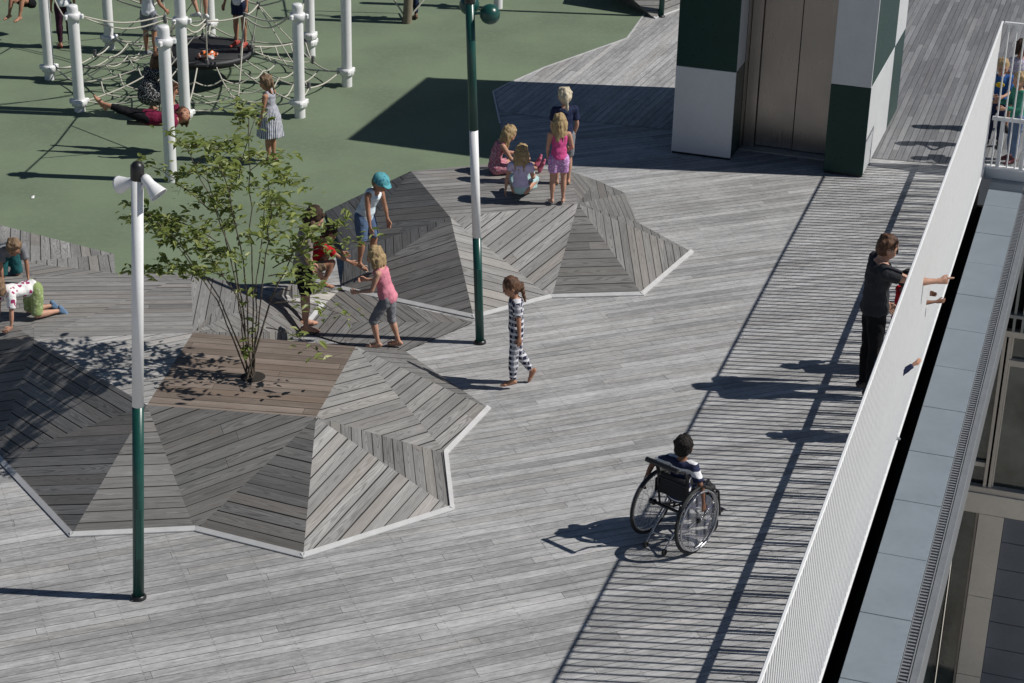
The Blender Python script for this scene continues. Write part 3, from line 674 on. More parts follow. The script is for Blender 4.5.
        for q, ln in ((-1.15, .032), (-.4, .04), (.4, .043), (1.15, .039)):
            a = w_+hd*(S*.046)+ac*(q*S*.0138); r_ = S*.0058; pts = [a]; dcur = hd.copy(); cu_ = (.05 if q > 1 else 3.2) if P_.get('point') == i else curl; ang = .3*cu_
            for sgm in (.42, .33, .25):
                dcur = (dcur*math.cos(ang)+pn*math.sin(ang)).normalized(); pts.append(pts[-1]+dcur*(S*ln*sgm)); ang = .35*cu_
            pass; fing.tube(pts, [r_*1.1, r_*1.08, r_, r_*.75], 7); fing.ball(pts[-1], r_*.75, n=5)
        a = w_+hd*(S*.014)+ac*(S*.012); th_ = (hd*.75+ac*.65+pn*.25).normalized(); tip = a+th_*(S*.022)+(hd*.9+pn*.35+ac*.15).normalized()*(S*.02)
        fing.tube([a, a+th_*(S*.024), tip], [S*.0085, S*.0075, S*.005], 7); fing.ball(tip, S*.005, n=5)
    me = remesh(mb, vox, 2)
    fm = fing.mesh('f'); bm = bmesh.new(); bm.from_mesh(me); bm.from_mesh(fm); bm.to_mesh(me); bm.free()
    me.polygons.foreach_set('use_smooth', [True]*len(me.polygons))
    root = thing('person', (0, 0, 0), label, 'person', group)
    parts = [link('body', me, skinm, root)]
    # face
    eb_ = MB()
    for sg in (-1, 1): eb_.ball(hp(sg*.155, .385, .0), hh*.04, (1.25, .6, .7), 6, HM); eb_.tube([hp(sg*.08, .43, .085), hp(sg*.16, .415, .1), hp(sg*.24, .36, .085)], hh*.016, 5)
    parts.append(link('eyes', eb_.mesh('eyes'), EYE, root)); mo = MB(); mo.tube([hp(-.09, .395, -.24), hp(0, .435, -.235), hp(.09, .395, -.24)], hh*.022, 6); parts.append(link('mouth', mo.mesh('mouth'), LIP, root))
    # hair
    hs, hm = hair; hb = MB(); rnd = random.Random(int(px*7+py))
    top_o = .06 if hs != 'none' else 0
    hb.ball(hp(0, -.06, .13), hh, (.425, .455, .455), 14, HM); hb.ball(hp(0, -.14, -.02), hh, (.4, .37, .4), 12, HM)
    for _ in range(26 if hs != 'curly' else 60):
        a_ = rnd.uniform(0, 6.28); ph = rnd.uniform(.1, 1.35); d0 = V((math.cos(a_)*math.sin(ph), math.sin(a_)*math.sin(ph), math.cos(ph)))
        if cap is not None or (d0.y > .55 and d0.z < .55): continue
        q = V((d0.x*.4, d0.y*.43-.06, d0.z*.44+.13)); hb.ball(hp(*q), hh*rnd.uniform(.06, .11), n=6)
    def lock(x0, y0, z0_, ln, r_, swing=(0, 0), taper=.35, segs=5, fall=None):
        p = hp(x0, y0, z0_); pts = [p]; v = (-hz*.7-hy*.25+hx*x0*.5).normalized(); g_ = V(fall or (0, 0, -1))
        for s_ in range(segs):
            v = (v*.55+g_*.6+hx*rnd.uniform(-.08, .08)+hy*rnd.uniform(-.08, .08)+hx*swing[0]*.1+hy*swing[1]*.1).normalized(); pts.append(pts[-1]+v*(ln/segs))
        hb.tube(pts, [r_*(1-(1-taper)*k/segs) for k in range(segs+1)], 8)
    if hs in ('long', 'bob'):
        ln = S*(.2 if hs == 'long' else .08)
        for q in range(15):
            a_ = -2.0+4.0*q/14; lock(.38*math.sin(a_), -.1-.3*math.cos(a_), .05, ln*rnd.uniform(.75, 1.12), hh*rnd.uniform(.1, .16), taper=.3, fall=P_.get('hairfall'))
    elif hs == 'ponytail':
        hb.ball(hp(0, -.5, .12), hh*.13, n=7)
        for q in range(6): lock(rnd.uniform(-.05, .05), -.5, .1, S*rnd.uniform(.13, .17), hh*.09, swing=(0, -1), taper=.25)
    elif hs == 'braid':
        p = hp(0, -.4, -.1)
        for q in range(9): hb.ball(p+V((0, 0, -1))*(S*.021*q)-hy*(hh*(.12+.03*q))+hx*(hh*.05*(-1)**q), hh*(.15-.009*q), (1, 1, .85), 7)
        pass
    elif hs == 'curly':
        for _ in range(50):
            a_ = rnd.uniform(0, 6.28); ph = rnd.uniform(.1, 1.7); d0 = V((math.cos(a_)*math.sin(ph), math.sin(a_)*math.sin(ph), math.cos(ph)))
            if d0.y > .5 and d0.z < .5: continue
            hb.ball(hp(d0.x*.46, d0.y*.48-.08, d0.z*.46+.12), hh*rnd.uniform(.07, .12), n=6)
    elif hs == 'wavy':
        for q in range(13):
            a_ = -1.9+3.8*q/12; lock(.4*math.sin(a_), -.1-.34*math.cos(a_), .0, S*rnd.uniform(.07, .12), hh*rnd.uniform(.1, .15), taper=.5)
    hme = remesh(hb, .0095 if H < 1.5 else .0105, 1)
    for v in hme.vertices:
        q = v.co; v.co = q+v.normal*(noise.noise(V((q.x*75, q.y*75, q.z*16)))*.006+noise.noise(q*25)*.005)
    parts.append(link('hair', hme, hm, root))
    if cap is not None:
        cb = MB(); cb.ball(hp(0, -.03, .2), hh, (.46, .5, .4), 14, HM)
        pts = [hp(.36*math.sin(a_), .36*math.cos(a_)+.05, .2) for a_ in [x*.3-1.5 for x in range(11)]]+[hp(.34*math.sin(a_), .36*math.cos(a_)+.34, .13) for a_ in [1.35-x*.27 for x in range(11)]]
        k = len(pts); cb.add(pts+[q+hz*(hh*.05) for q in pts], [tuple(range(k)), tuple(range(k, 2*k))[::-1]]+[(i, (i+1) % k, k+(i+1) % k, k+i) for i in range(k)])
        parts.append(link('cap', remesh(cb, .009, 1), cap, root))
    # clothes
    def wrinkle(me_, amp=.008, fr=13):
        for v in me_.vertices:
            q = v.co; v.co = q+v.normal*(amp*noise.noise(q*fr+V((3.1, 7.7, S)))+amp*.5*noise.noise(q*fr*2.3))
    if top:
        kind, mat_, sl = top[0], top[1], top[2]; up_k = 1.75 if len(top) > 3 and top[3] <= -.15 and kind != 'dress' else 1.0          # kind: tee/tank/dress ; sleeve length fraction of whole arm
        c = MB(); inf = .014*(1.2 if adult else 1)*up_k
        if kind == 'dress':
            torso(c, .3, .95, inf*.9)
            ln = top[3] if len(top) > 3 else .3
            legd = (n_(P_['th'][0])+n_(P_['th'][1])).normalized(); legd = legd if legd.length > .1 else V((0, 0, -1))
            rs = []
            for q in range(10):
                f = q/9; c_ = tor_pt(.45).lerp(tor_pt(-.02), min(1, f*1.6)) if f < .6 else tor_pt(-.02)+legd*(S*ln*(f-.6)/.4)
                u_ = (s1*(1-f)+(-legd)*f).normalized(); n2 = 24; x, y = frame(u_)
                rx, ry = S*(.075+.075*f)+inf, S*(.062+.07*f)+inf
                rs.append([c_+(x*(rx*math.cos(2*math.pi*k/n2))+y*(ry*math.sin(2*math.pi*k/n2)))*(1+.06*f*math.sin(k*math.pi*.75+1)) for k in range(n2)])
            loft(c, rs)
        else:
            torso(c, top[3] if len(top) > 3 else -.06, .98 if kind == 'tee' else .93, inf*.85, P_.get('flare', .018))
        for i in (0, 1):
            j = J[i]; k_ = 1.12 if adult else 1.0
            x2, _ = frame(s2)
            if kind != 'tank' and sl > 0:
                limb(c, tor_pt(.86)+(j['shd']-tor_pt(.9))*.45, j['shd'], S*.038+inf*.7, S*.031*k_+inf*.8)
                if sl <= .55: limb(c, j['shd'], j['shd'].lerp(j['elb'], min(1, sl/.5)), S*.031*k_+inf*.8, S*.03*k_+inf, balls=False); c.ball(j['shd'], S*.031*k_+inf*.8, n=8)
                else:
                    limb(c, j['shd'], j['elb'], S*.03*k_+inf*.8, S*.024*k_+inf*.8); limb(c, j['elb'], j['elb'].lerp(j['wri'], min(1, (sl-.5)/.5)), S*.024*k_+inf*.8, S*.018*k_+inf*.6, balls=False)
            else:
                limb(c, tor_pt(.8)+(j['shd']-tor_pt(.9))*.3, tor_pt(.97)+(j['shd']-tor_pt(.9))*.52, S*.034+inf*.6, S*.02+inf*.5)
        cm = remesh(c, .0095, 2); wrinkle(cm); parts.append(link({'tee': 'shirt', 'tank': 'vest', 'dress': 'dress'}[kind], cm, mat_, root))
    if bottom:
        kind, mat_, ln = bottom; c = MB(); inf = .011*(1.3 if adult else 1)
        torso(c, -.17, .17, inf)
        if kind == 'skirt':
            legd = (n_(P_['th'][0])+n_(P_['th'][1])).normalized(); rs = []
            for q in range(8):
                f = q/7; c_ = tor_pt(.12).lerp(tor_pt(-.05)+legd*(S*ln), f); u_ = (s1*(1-f)-legd*f).normalized(); x, y = frame(u_); n2 = 24
                rx, ry = S*(.08+.07*f)+inf, S*(.065+.07*f)+inf
                rs.append([c_+(x*(rx*math.cos(2*math.pi*k/n2))+y*(ry*math.sin(2*math.pi*k/n2)))*(1+.07*f*math.sin(k*math.pi*.75)) for k in range(n2)])
            loft(c, rs)
        else:
            tight = .75 if kind == 'leggings' else 1.0; i2 = inf*tight+(.006 if kind == 'shorts' else 0)
            for i in (0, 1):
                j = J[i]
                if ln <= .5: limb(c, j['hip'], j['hip'].lerp(j['kne'], min(1, ln/.5)), S*.051+i2, S*(.051-.02*min(1, ln/.5))+i2*1.25, S*.002, balls=False); c.ball(j['hip'], S*.05+i2, n=8)
                else:
                    limb(c, j['hip'], j['kne'], S*.05+i2, S*.032+i2, S*.003); f = min(1, (ln-.5)/.5); limb(c, j['kne'], j['kne'].lerp(j['ank'], f), S*.032+i2, S*(.033-.013*f)+i2, S*.006, balls=False)
        cm = remesh(c, .0095, 2); wrinkle(cm, .006, 16); parts.append(link({'skirt': 'skirt', 'shorts': 'shorts', 'leggings': 'leggings', 'trousers': 'trousers'}[kind], cm, mat_, root))
    if shoes:
        kind, mat_ = shoes
        for i in (0, 1):
            j = J[i]; c = MB()
            if kind == 'shoe':
                limb(c, j['heel'], j['ball'], S*.0225, S*.0215); limb(c, j['ball'], j['toe']+j['fd']*S*.004, S*.0215, S*.016); limb(c, j['ank'], j['ball'], S*.0235, S*.018)
                limb(c, j['ball']-j['lat']*S*.012, j['ball']+j['lat']*S*.012, S*.019, S*.019); nm = 'shoe'
            else:
                so_ = j['dn']*(S*.017)
                for q in (-.5, .5): limb(c, j['heel']+so_+j['lat']*(q*S*.014), j['toe']+so_+j['lat']*(q*S*.022), S*.0085, S*.0085)
                c.tube([j['ball']+j['lat']*(S*.036*math.cos(a_))-j['dn']*(S*.026*math.sin(a_)) for a_ in [x*.35 for x in range(10)]], S*.006, 6)
                c.tube([j['ank']+j['lat']*(S*.024*math.cos(a_))+j['fd']*(S*.024*math.sin(a_))+j['dn']*S*.004 for a_ in [x*.628 for x in range(10)]], S*.005, 6, closed=True); nm = 'sandal'
            parts.append(link(nm, remesh(c, .008, 1), mat_, root))
    if extra: extra(locals(), parts, root)
    # put it on the ground at the right pixel
    pts = [v.co for o in parts for v in o.data.vertices]
    zmin = min(q.z for q in pts)
    if anchor == 'feet': a_ = (J[0]['ball']+J[1]['ball']+J[0]['heel']+J[1]['heel'])/4
    elif anchor == 'left': a_ = (J[0]['ball']+J[0]['heel'])/2
    elif anchor == 'right': a_ = (J[1]['ball']+J[1]['heel'])/2
    elif anchor == 'seat': a_ = pel.copy()
    elif anchor == 'hips': a_ = pel.copy(); zmin = pel.z
    off = V((a_.x, a_.y, zmin))
    for o in parts: o.data.transform(Matrix.Translation(-off))
    g_ = V(world) if world is not None else at(px, py, z0)
    root.location = g_+V((0, 0, lift)); root.rotation_euler = (0, 0, R(head))
    return root
# ---- who is where.  heading: 0 looks away from the viewer, 90 to the left, -90 to the right, 180 towards the viewer
C_ = cloth
CHAR = C_('charcoal_cotton', 'plain', (.036, .037, .042)); BLK = C_('black_cotton', 'plain', (.01, .01, .012)); WHT = C_('white_cotton', 'plain', (.72, .73, .76))
NAVY = C_('navy_cotton', 'plain', (.022, .03, .07)); DENIM = C_('blue_denim', 'plain', (.1, .15, .25)); RED = C_('red_cotton', 'plain', (.45, .012, .02)); PINK = C_('pink_cotton', 'plain', (.64, .235, .3)); HOT = C_('bright_pink_cotton', 'plain', (.62, .09, .26))
GREYC = C_('grey_cotton', 'plain', (.2, .205, .22)); BEIGE = C_('beige_grey_cotton', 'plain', (.27, .24, .21)); MAG = C_('crimson_cotton', 'plain', (.16, .014, .045)); PLUM = C_('plum_leggings', 'plain', (.05, .018, .035)); ROYAL = C_('royal_blue_cotton', 'plain', (.03, .1, .3)); SEA = C_('sea_green_cotton', 'plain', (.05, .22, .16))
LILAC = C_('lilac_cotton', 'plain', (.58, .5, .68)); AQUA = C_('pale_teal_cotton', 'plain', (.4, .57, .57)); TANK = C_('pale_blue_white_cotton', 'plain', (.66, .76, .82))
STRIPE = C_('navy_white_stripe', 'stripe', (.028, .034, .075), (.74, .74, .76), s=10.0); VST = C_('navy_white_pinstripe', 'vstripe', (.06, .075, .14), (.66, .66, .68), s=7.0); PLAID = C_('navy_white_check', 'plaid', (.025, .027, .055), (.62, .62, .66), s=17.0)
PFLOR = C_('pink_floral', 'floral', (.45, .17, .22), (.62, .42, .45), s=42.0); WFLOR = C_('white_plum_floral', 'floral', (.76, .75, .74), (.34, .045, .14), s=17.0); LIME = C_('lime_print', 'print', (.25, .32, .13), (.42, .47, .3), s=30.0); MONO = C_('black_white_print', 'print', (.02, .02, .022), (.5, .5, .5), s=60.0); GPAT = C_('grey_print', 'print', (.16, .17, .2), (.32, .33, .37), s=80.0); PURP = C_('pink_violet_print', 'print', (.5, .24, .5), (.7, .55, .72), s=40.0)
CAPM = C_('teal_cap', 'print', (.1, .34, .38), (.05, .18, .26), s=24.0)
TEALP = C_('dark_teal_cotton', 'plain', (.02, .1, .11)); ORNG = C_('orange_fabric', 'plain', (.75, .16, .03))
S_WHT = paint('white_leather', (.7, .7, .7), .5); S_TAN = paint('beige_sandal', (.42, .34, .26), .7); S_BLK = paint('black_leather', (.015, .015, .016), .45); S_PNK = paint('pink_sandal', (.5, .12, .2), .6); S_RED = paint('red_sandal', (.42, .06, .04), .6); S_GRY = paint('grey_canvas', (.22, .23, .25), .8); S_BLU = paint('blue_sandal', (.12, .2, .32), .7); S_MAR = paint('dark_red_boot', (.1, .02, .03), .6); S_BRN = paint('brown_leather', (.1, .045, .02), .6)

def shades(L, parts, root):
    hp, hh = L['hp'], L['hh']; m = MB()
    for sg in (-1, 1): m.ball(hp(sg*.16, .42, .02), hh*.11, (1, .35, .75), 7, L['HM']); m.tube([hp(sg*.27, .38, .03), hp(sg*.41, .1, .05), hp(sg*.41, -.05, .03)], hh*.018, 5)
    m.tube([hp(-.06, .44, .03), hp(.06, .44, .03)], hh*.018, 5); parts.append(link('sunglasses', m.mesh('sunglasses'), S_BLK, root))
person(869, 394, 0, 1.69, -84, 'man in charcoal tee and black trousers pointing out through the railing', SK, dict(look=(.12, 1, -.32), spine=((0, .0, 1), (0, .06, 1)), ua=((-.12, .12, -1), (.12, .92, -.28)), fa=((.05, .5, -.8), (0, 1, .02)), point=1, hd=((0, .6, -.7), (0, 1, .02)), th=((-.06, .02, -1), (.06, .05, -1))),
       ('short', H_BROWN), ('tee', CHAR, .25), ('trousers', BLK, 1.0), ('shoe', S_BLK), adult=True, extra=shades, curl=.6)
person(896, 371, 0, 1.12, -80, 'dark-haired child in red behind the railing beside the pointing man', SK3, dict(look=(0, 1, -.1), ua=((-.1, .8, -.4), (.1, .85, -.3)), fa=((.05, 1, .0), (.0, 1, .05))), ('short', H_BLACK), ('tee', RED, .4), ('shorts', NAVY, .45), ('shoe', S_GRY))
person(873, 437, 0, 1.0, -80, 'child in dark sleeves hidden behind the railing, one hand through the bars', SK, dict(look=(0, 1, -.2), ua=((-.1, .3, -1), (.1, .9, -.1)), fa=((0, .6, -.7), (0, 1, .75)), th=((-.05, .0, -1), (.05, .38, -.95)), sh=((0, 0, -1), (0, .2, -1))), ('short', H_BROWN), ('tee', NAVY, .95), ('trousers', BLK, .95), ('shoe', S_GRY), anchor='left')
# children in the far corner, behind the short railing
GC = 'children behind the corner railing'
person(1011, 131, 0, 1.3, 200, 'dark-haired child in pale print top, rearmost behind the corner railing', SK2, dict(look=(-.3, 1, -.1)), ('bob', H_DARK), ('tee', C_('pale_print', 'print', (.5, .48, .55), (.3, .2, .35), s=40.0), .35), ('shorts', NAVY, .45), ('shoe', S_BLK), group=GC)
def oval(L, parts, root):
    m = MB(); c = L['tor_pt'](.68)
    m.ball(c+V((0, L['S']*.06+.02, 0)), .05, (1.2, .18, .75), 8); parts.append(link('shirt_print', m.mesh('shirt_print'), C_('yellow_print', 'plain', (.6, .42, .03)), root))
person(992, 147, 0, 1.25, 165, 'blond boy in a royal blue tee behind the corner railing', SK, dict(look=(-.1, 1, -.35), ua=((-.1, .3, -1), (.1, .3, -1)), fa=((.5, .8, -.1), (-.5, .8, -.1))), ('short', H_BLOND), ('tee', ROYAL, .4), ('trousers', NAVY, .95), ('shoe', S_BLK), group=GC, extra=oval)
person(1009, 162, 0, 1.24, 100, 'fair-haired boy in a sea-green top nearest behind the corner railing', SK, dict(look=(-.4, 1, -.2), ua=((-.1, .4, -1), (.1, .4, -1)), fa=((.1, 1, .0), (-.1, 1, .1))), ('short', H_BLOND), ('tee', SEA, .9), ('trousers', DENIM, .95), ('shoe', S_MAR), group=GC)

# walking girl
person(521, 386, 0, 1.17, 97, 'barefoot girl with a long brown braid in checked jumpsuit walking alone', SK2, dict(look=(0, 1, -.45), spine=((0, .03, 1), (0, .05, 1)), flare=0, ua=((-.1, -.1, -1), (.1, -.1, -1)), fa=((-.05, -.05, -1), (.0, -.1, -1)), th=((-.03, .1, -1), (.03, -.12, -1)), sh=((0, .02, -1), (0, -.62, -1)), ft=((-.1, 1, -.1), (.1, .5, -.95))),
       ('braid', H_BROWN), ('tee', PLAID, .3), ('trousers', PLAID, .96), None, curl=.7)
# on and round the mounds
person(386, 349, .02, 1.16, 80, 'blond girl in pink sleeveless top and grey leggings stepping on the large mound', SK, dict(look=(.25, 1, -.3), spine=((0, .3, 1), (0, .25, 1)), ua=((-.15, .3, -1), (.2, .15, -1)), fa=((0, 1, -.2), (0, 1, -.05)), th=((-.1, .55, -.9), (.1, -.05, -1)), sh=((0, -.2, -1), (0, -.3, -1)), ft=((-.1, 1, -.05), (.1, 1, -.05))),
       ('wavy', H_BLOND), ('tank', PINK, 0, -.18), ('leggings', GREYC, .6), ('sandal', S_TAN), curl=2.2)
person(308, 329, .02, 1.4, -75, 'dark-haired boy in beige tee and black shorts standing barefoot behind the tree', SK, dict(look=(.15, 1, -.6), spine=((0, .1, 1), (0, .16, 1)), ua=((-.1, .1, -1), (.18, -.1, -1)), fa=((0, .3, -1), (0, .55, -.8)), th=((-.05, .08, -1), (.05, .04, -1))), ('short', H_DARK), ('tee', BEIGE, .42), ('shorts', BLK, .42), None)
person(323, 284, .1, 1.15, -70, 'child in a red top crouching between the boy in beige and the mound', SK2, dict(look=(0, 1, -.5), spine=((0, .6, 1), (0, .7, 1)), ua=((-.2, .7, -.5), (.2, .7, -.5)), fa=((0, .8, -.6), (0, .8, -.5)), th=((-.25, 1, .3), (.25, 1, .3)), sh=((0, -.45, -1), (0, -.45, -1))), ('short', H_DARK), ('tee', RED, .35), ('shorts', C_('tan_cotton', 'plain', (.24, .17, .11)), .35), None)
person(367, 268, .26, 1.2, -122, 'boy in a teal cap, white vest and denim shorts leaning forward', SK2, dict(look=(.0, 1, -.55), spine=((0, .42, 1), (0, .55, 1)), ua=((-.15, .2, -1), (.15, .15, -1)), fa=((.0, .25, -1), (0, .15, -1)), th=((-.08, .3, -1), (.08, .1, -1)), sh=((0, -.2, -1), (0, -.15, -1))), ('short', H_FAWN), ('tank', TANK, 0, -.24), ('shorts', DENIM, .5), ('sandal', S_TAN), cap=CAPM)
SIT = dict(spine=((0, .05, 1), (0, .25, 1)), th=((-.12, 1, .02), (.12, 1, .02)), sh=((0, 1, -.1), (0, 1, -.1)), ft=((-.1, .3, 1), (.1, .3, 1)))
person(495, 173, k2, 1.12, -78, 'blond girl in pink floral top sitting with her legs stretched out', SK, dict(SIT, look=(0, 1, -.7), spine=((0, .1, 1), (0, .5, 1)), ua=((-.1, .6, -1), (.1, .6, -1)), fa=((.1, 1, -.1), (-.1, 1, -.1)), th=((-.1, 1, .12), (.1, 1, .08)), sh=((0, 1, -.2), (0, 1, -.14))), ('long', H_BLOND), ('tank', PFLOR, 0), ('shorts', PFLOR, .3), ('shoe', S_PNK), anchor='seat')
person(520, 201, k2, 1.08, -8, 'long-haired girl in lilac top and pale teal skirt sitting on the mound', SK, dict(look=(-.1, 1, -.3), spine=((0, -.02, 1), (0, .05, 1)), ua=((-.3, .1, -1), (.15, .4, -1)), fa=((-.1, .0, -1), (0, 1, -.3)), th=((-.35, 1, .05), (.35, 1, .1)), sh=((.75, .2, -.1), (-.8, .1, -.1))), ('long', H_BLOND), ('tee', LILAC, .2, .12), ('skirt', AQUA, .26), None, anchor='seat')
person(557, 204, k2, 1.06, 8, 'long-haired blond girl in bright pink top and violet shorts standing on the mound', SK, dict(look=(-.1, 1, -.15), ua=((-.12, .1, -1), (.3, .05, -1)), fa=((.1, .5, -1), (-.1, .8, -.4))), ('long', H_BLOND), ('tank', HOT, 0, -.02), ('shorts', PURP, .32), ('sandal', S_WHT))
person(562, 185, k2-.02, 1.17, 10, 'pale blond girl with ponytail in navy tee standing behind the pink girl', SK, dict(look=(-.05, 1, -.25), ua=((-.12, .1, -1), (.2, .1, -1)), fa=((.2, .5, -1), (-.1, .35, -.9))), ('ponytail', H_PALE), ('tee', NAVY, .33), ('shorts', GREYC, .45), ('sandal', S_TAN))
# far left pair
CRAWL = dict(spine=((0, 1, .12), (0, 1, .0)), look=(0, 1, -.55), ua=((-.12, .15, -1), (.12, .15, -1)), fa=((0, .1, -1), (0, .1, -1)), th=((-.1, .1, -1), (.1, .1, -1)), sh=((0, -1, -.1), (0, -1, -.1)), hd=((0, .9, -.35), (0, .9, -.35)), ft=((0, -.6, -1), (0, -.6, -1)))
person(10, 277, .7, 1.1, 205, 'boy in a grey tee crawling head-down at the left edge of the mound', SK2, dict(CRAWL, look=(0, .8, -.9), spine=((0, 1, .5), (0, 1, .35))), ('short', H_FAWN), ('tee', GREYC, .35), ('shorts', TEALP, .5), ('shoe', S_BLU), anchor='hips', lift=.3)
person(35, 317, h+.03, 1.1, 132, 'child in white floral top and lime shorts crawling on the mound', SK, dict(CRAWL, look=(.15, 1, -.3), spine=((0, 1, .1), (0, 1, .12))), ('bob', H_FAWN), ('tee', WFLOR, .35), ('shorts', LIME, .5), ('shoe', S_BLU), anchor='hips', lift=.31)
# playground
person(270, 163, 0, 1.18, 70, 'fair-haired girl in navy and white striped dress standing on the green surface', SK2, dict(look=(.15, 1, -.35), ua=((-.1, .12, -1), (.1, .12, -1)), fa=((-.02, .2, -1), (.02, .15, -1))), ('ponytail', H_FAWN), ('dress', VST, 0, .2), None, ('sandal', S_PNK))
person(66, 48, 0, 1.3, 20, 'child in white tee and plum leggings between the white poles', SK2, dict(), ('bob', H_BROWN), ('tee', WHT, .4), ('leggings', PLUM, .95), ('sandal', S_RED))
person(30, 15, .32, 1.2, 150, 'child in black sitting with bare legs drawn up at the top left', SK2, dict(SIT, look=(0, 1, -.3), th=((-.2, 1, .5), (.2, 1, .5)), sh=((0, .35, -1), (0, .35, -1)), ua=((-.1, .8, -.7), (.1, .8, -.7)), fa=((.1, 1, -.3), (-.1, 1, -.3)), ft=((0, 1, -.1), (0, 1, -.1))), ('short', H_DARK), ('tee', BLK, .4), ('shorts', BLK, .3), None, anchor='seat')
TZ = .46
person(152, 56, TZ, 1.22, -25, 'girl in white top and grey patterned shorts standing on the round platform', SK2, dict(ua=((-.2, .3, -1), (.2, .3, -1)), fa=((-.1, .8, -.6), (.1, .7, -.7))), ('long', H_BROWN), ('tank', WHT, 0), ('shorts', GPAT, .42), ('shoe', S_GRY))
person(240, 47, TZ, 1.25, 150, 'girl in white tee and short black shorts standing on the round platform', SK2, dict(ua=((-.25, .2, -1), (.25, .2, -1)), fa=((-.2, .3, -1), (.2, .3, -1))), ('bob', H_BROWN), ('tee', WHT, .38), ('shorts', NAVY, .3), ('shoe', S_RED))
person(197, 21, .55, 1.25, 60, 'child in orange with white shoes climbing behind the round platform', SK, dict(th=((-.05, .5, -1), (.05, .0, -1)), sh=((0, -.4, -1), (0, 0, -1)), ua=((-.2, .8, .6), (.2, .8, .6)), fa=((0, .6, .9), (0, .6, .9))), ('short', H_BROWN), ('tee', ORNG, .4), ('shorts', ORNG, .42), ('shoe', S_WHT), anchor='left')
person(158, 116, 0, 1.25, -40, 'long-haired girl in black and white dress crouching beside the rope swing', SK2, dict(look=(.3, 1, -.6), spine=((0, .4, 1), (0, .6, 1)), ua=((-.2, .5, -.9), (.2, .6, -1)), fa=((.1, .7, -.7), (.0, .8, -.8)), th=((-.15, 1, .05), (.15, .9, -.1)), sh=((0, -.5, -1), (0, -.5, -1))), ('long', H_BROWN), ('dress', MONO, .15, .14), None, None)
person(152, 154, 0, 1.32, -97, 'girl in crimson top and black leggings lying stretched out on a rope swing', SK2, dict(spine=((0, 1, -.05), (0, 1, -.08)), look=(.3, .75, .6), ua=((-.3, -.4, .8), (.3, -.4, .8)), fa=((0, .2, 1), (0, .2, 1)), th=((-.12, -1, .12), (.12, -1, .32)), sh=((0, -1, .14), (.05, -1, .34)), ft=((-.1, -.5, .9), (.1, -.5, .9))), ('bob', H_BROWN), ('tee', MAG, .4, -.25), ('leggings', BLK, .8), None, anchor='hips', lift=.5)
person(411, 20, 0, 1.25, 30, 'child in dark trousers and brown shoes behind the timber post at the top', SK2, dict(), ('short', H_BROWN), ('tee', NAVY, .4), ('trousers', NAVY, .92), ('shoe', S_BRN))
# ================================================================ WHEELCHAIR
wc = (at(654, 502, .3)+at(695, 520, .3))/2; wr = (at(694, 520, .3)-at(652, 502, .3)); wr.z = 0; wr.normalize(); wf = V((-wr.y, wr.x, 0))
whead = math.degrees(math.atan2(-wf.x, wf.y))
chair = thing('wheelchair', V((wc.x, wc.y, 0)), 'black manual wheelchair with large spoked wheels and a rear push bar', 'wheelchair', None, R(whead))
M_TYRE = paint('rubber_tyre', (.02, .02, .02), .75); M_RIM = paint('alloy_rim', (.5, .5, .52), .28, .8); M_FRM = paint('black_frame', (.012, .012, .014), .3); M_FAB = paint('black_nylon', (.014, .014, .016), .8)
t = NT('spoke_guard'); oc = t.obj(); x_, y_, z_ = t.sep(oc); rr_ = t.m_('SQRT', t.m_('ADD', t.m_('MULTIPLY', y_, y_), t.m_('MULTIPLY', z_, z_)))
sw = t.noise(oc, 26, 2); mk = t.m_('MULTIPLY', t.mapr(t.m_('ABSOLUTE', t.m_('SUBTRACT', sw, .5)), .0, .035, 1, 0), t.m_('MULTIPLY', t.mapr(rr_, .12, .14), t.mapr(rr_, .22, .235, 1, 0)))
t.set(t.b.inputs['Alpha'], t.m_('MULTIPLY_ADD', mk, .35, .13)); t.fin(t.mix(mk, (.42, .43, .46), (.07, .07, .25)), .2); M_GUARD = t.m
WRAD = .305; HW = .235
for sg in (-1, 1):
    cam_ = math.radians(2.5)*sg
    w = bpy.data.objects.new('wheel', None); COL.objects.link(w); w.parent = chair; w.location = (sg*HW, 0, WRAD); w.rotation_euler = (0, -cam_, 0); w.empty_display_size = .1
    ring = lambda r, x=0.0, n=40: [V((x, r*math.cos(2*math.pi*k/n), r*math.sin(2*math.pi*k/n))) for k in range(n)]
    MB().tube(ring(WRAD-.014), .0155, 8, closed=True).build('tyre', M_TYRE, w); MB().tube(ring(WRAD-.035), .011, 6, closed=True).build('rim', M_RIM, w)
    hr = MB(); hr.tube(ring(WRAD-.04, sg*.03), .009, 6, closed=True)
    for k in range(6): a = k*math.pi/3; hr.tube([V((0, (WRAD-.04)*math.cos(a), (WRAD-.04)*math.sin(a))), V((sg*.03, (WRAD-.04)*math.cos(a), (WRAD-.04)*math.sin(a)))], .004, 5)
    hr.build('hand_rim', M_RIM, w)
    sp = MB()
    for k in range(24):
        a = 2*math.pi*k/24; b = a+.45*(-1)**k; xx = .018 if k % 2 else -.018
        sp.tube([V((xx, .03*math.cos(b), .03*math.sin(b))), V((0, (WRAD-.04)*math.cos(a), (WRAD-.04)*math.sin(a)))], .0013, 4)
    sp.build('spokes', M_RIM, w)
    MB().lathe([(.001, -.03), (.022, -.03), (.03, -.018), (.02, 0), (.03, .018), (.022, .032), (.001, .034)], V(), V((1, 0, 0)), 14).build('hub', M_FRM, w)
    MB().lathe([(.001, sg*.016), (.235, sg*.014), (.235, sg*.0155), (.001, sg*.018)], V(), V((1, 0, 0)), 36).build('spoke_guard', M_GUARD, w)
fr_ = MB(); SX = .155
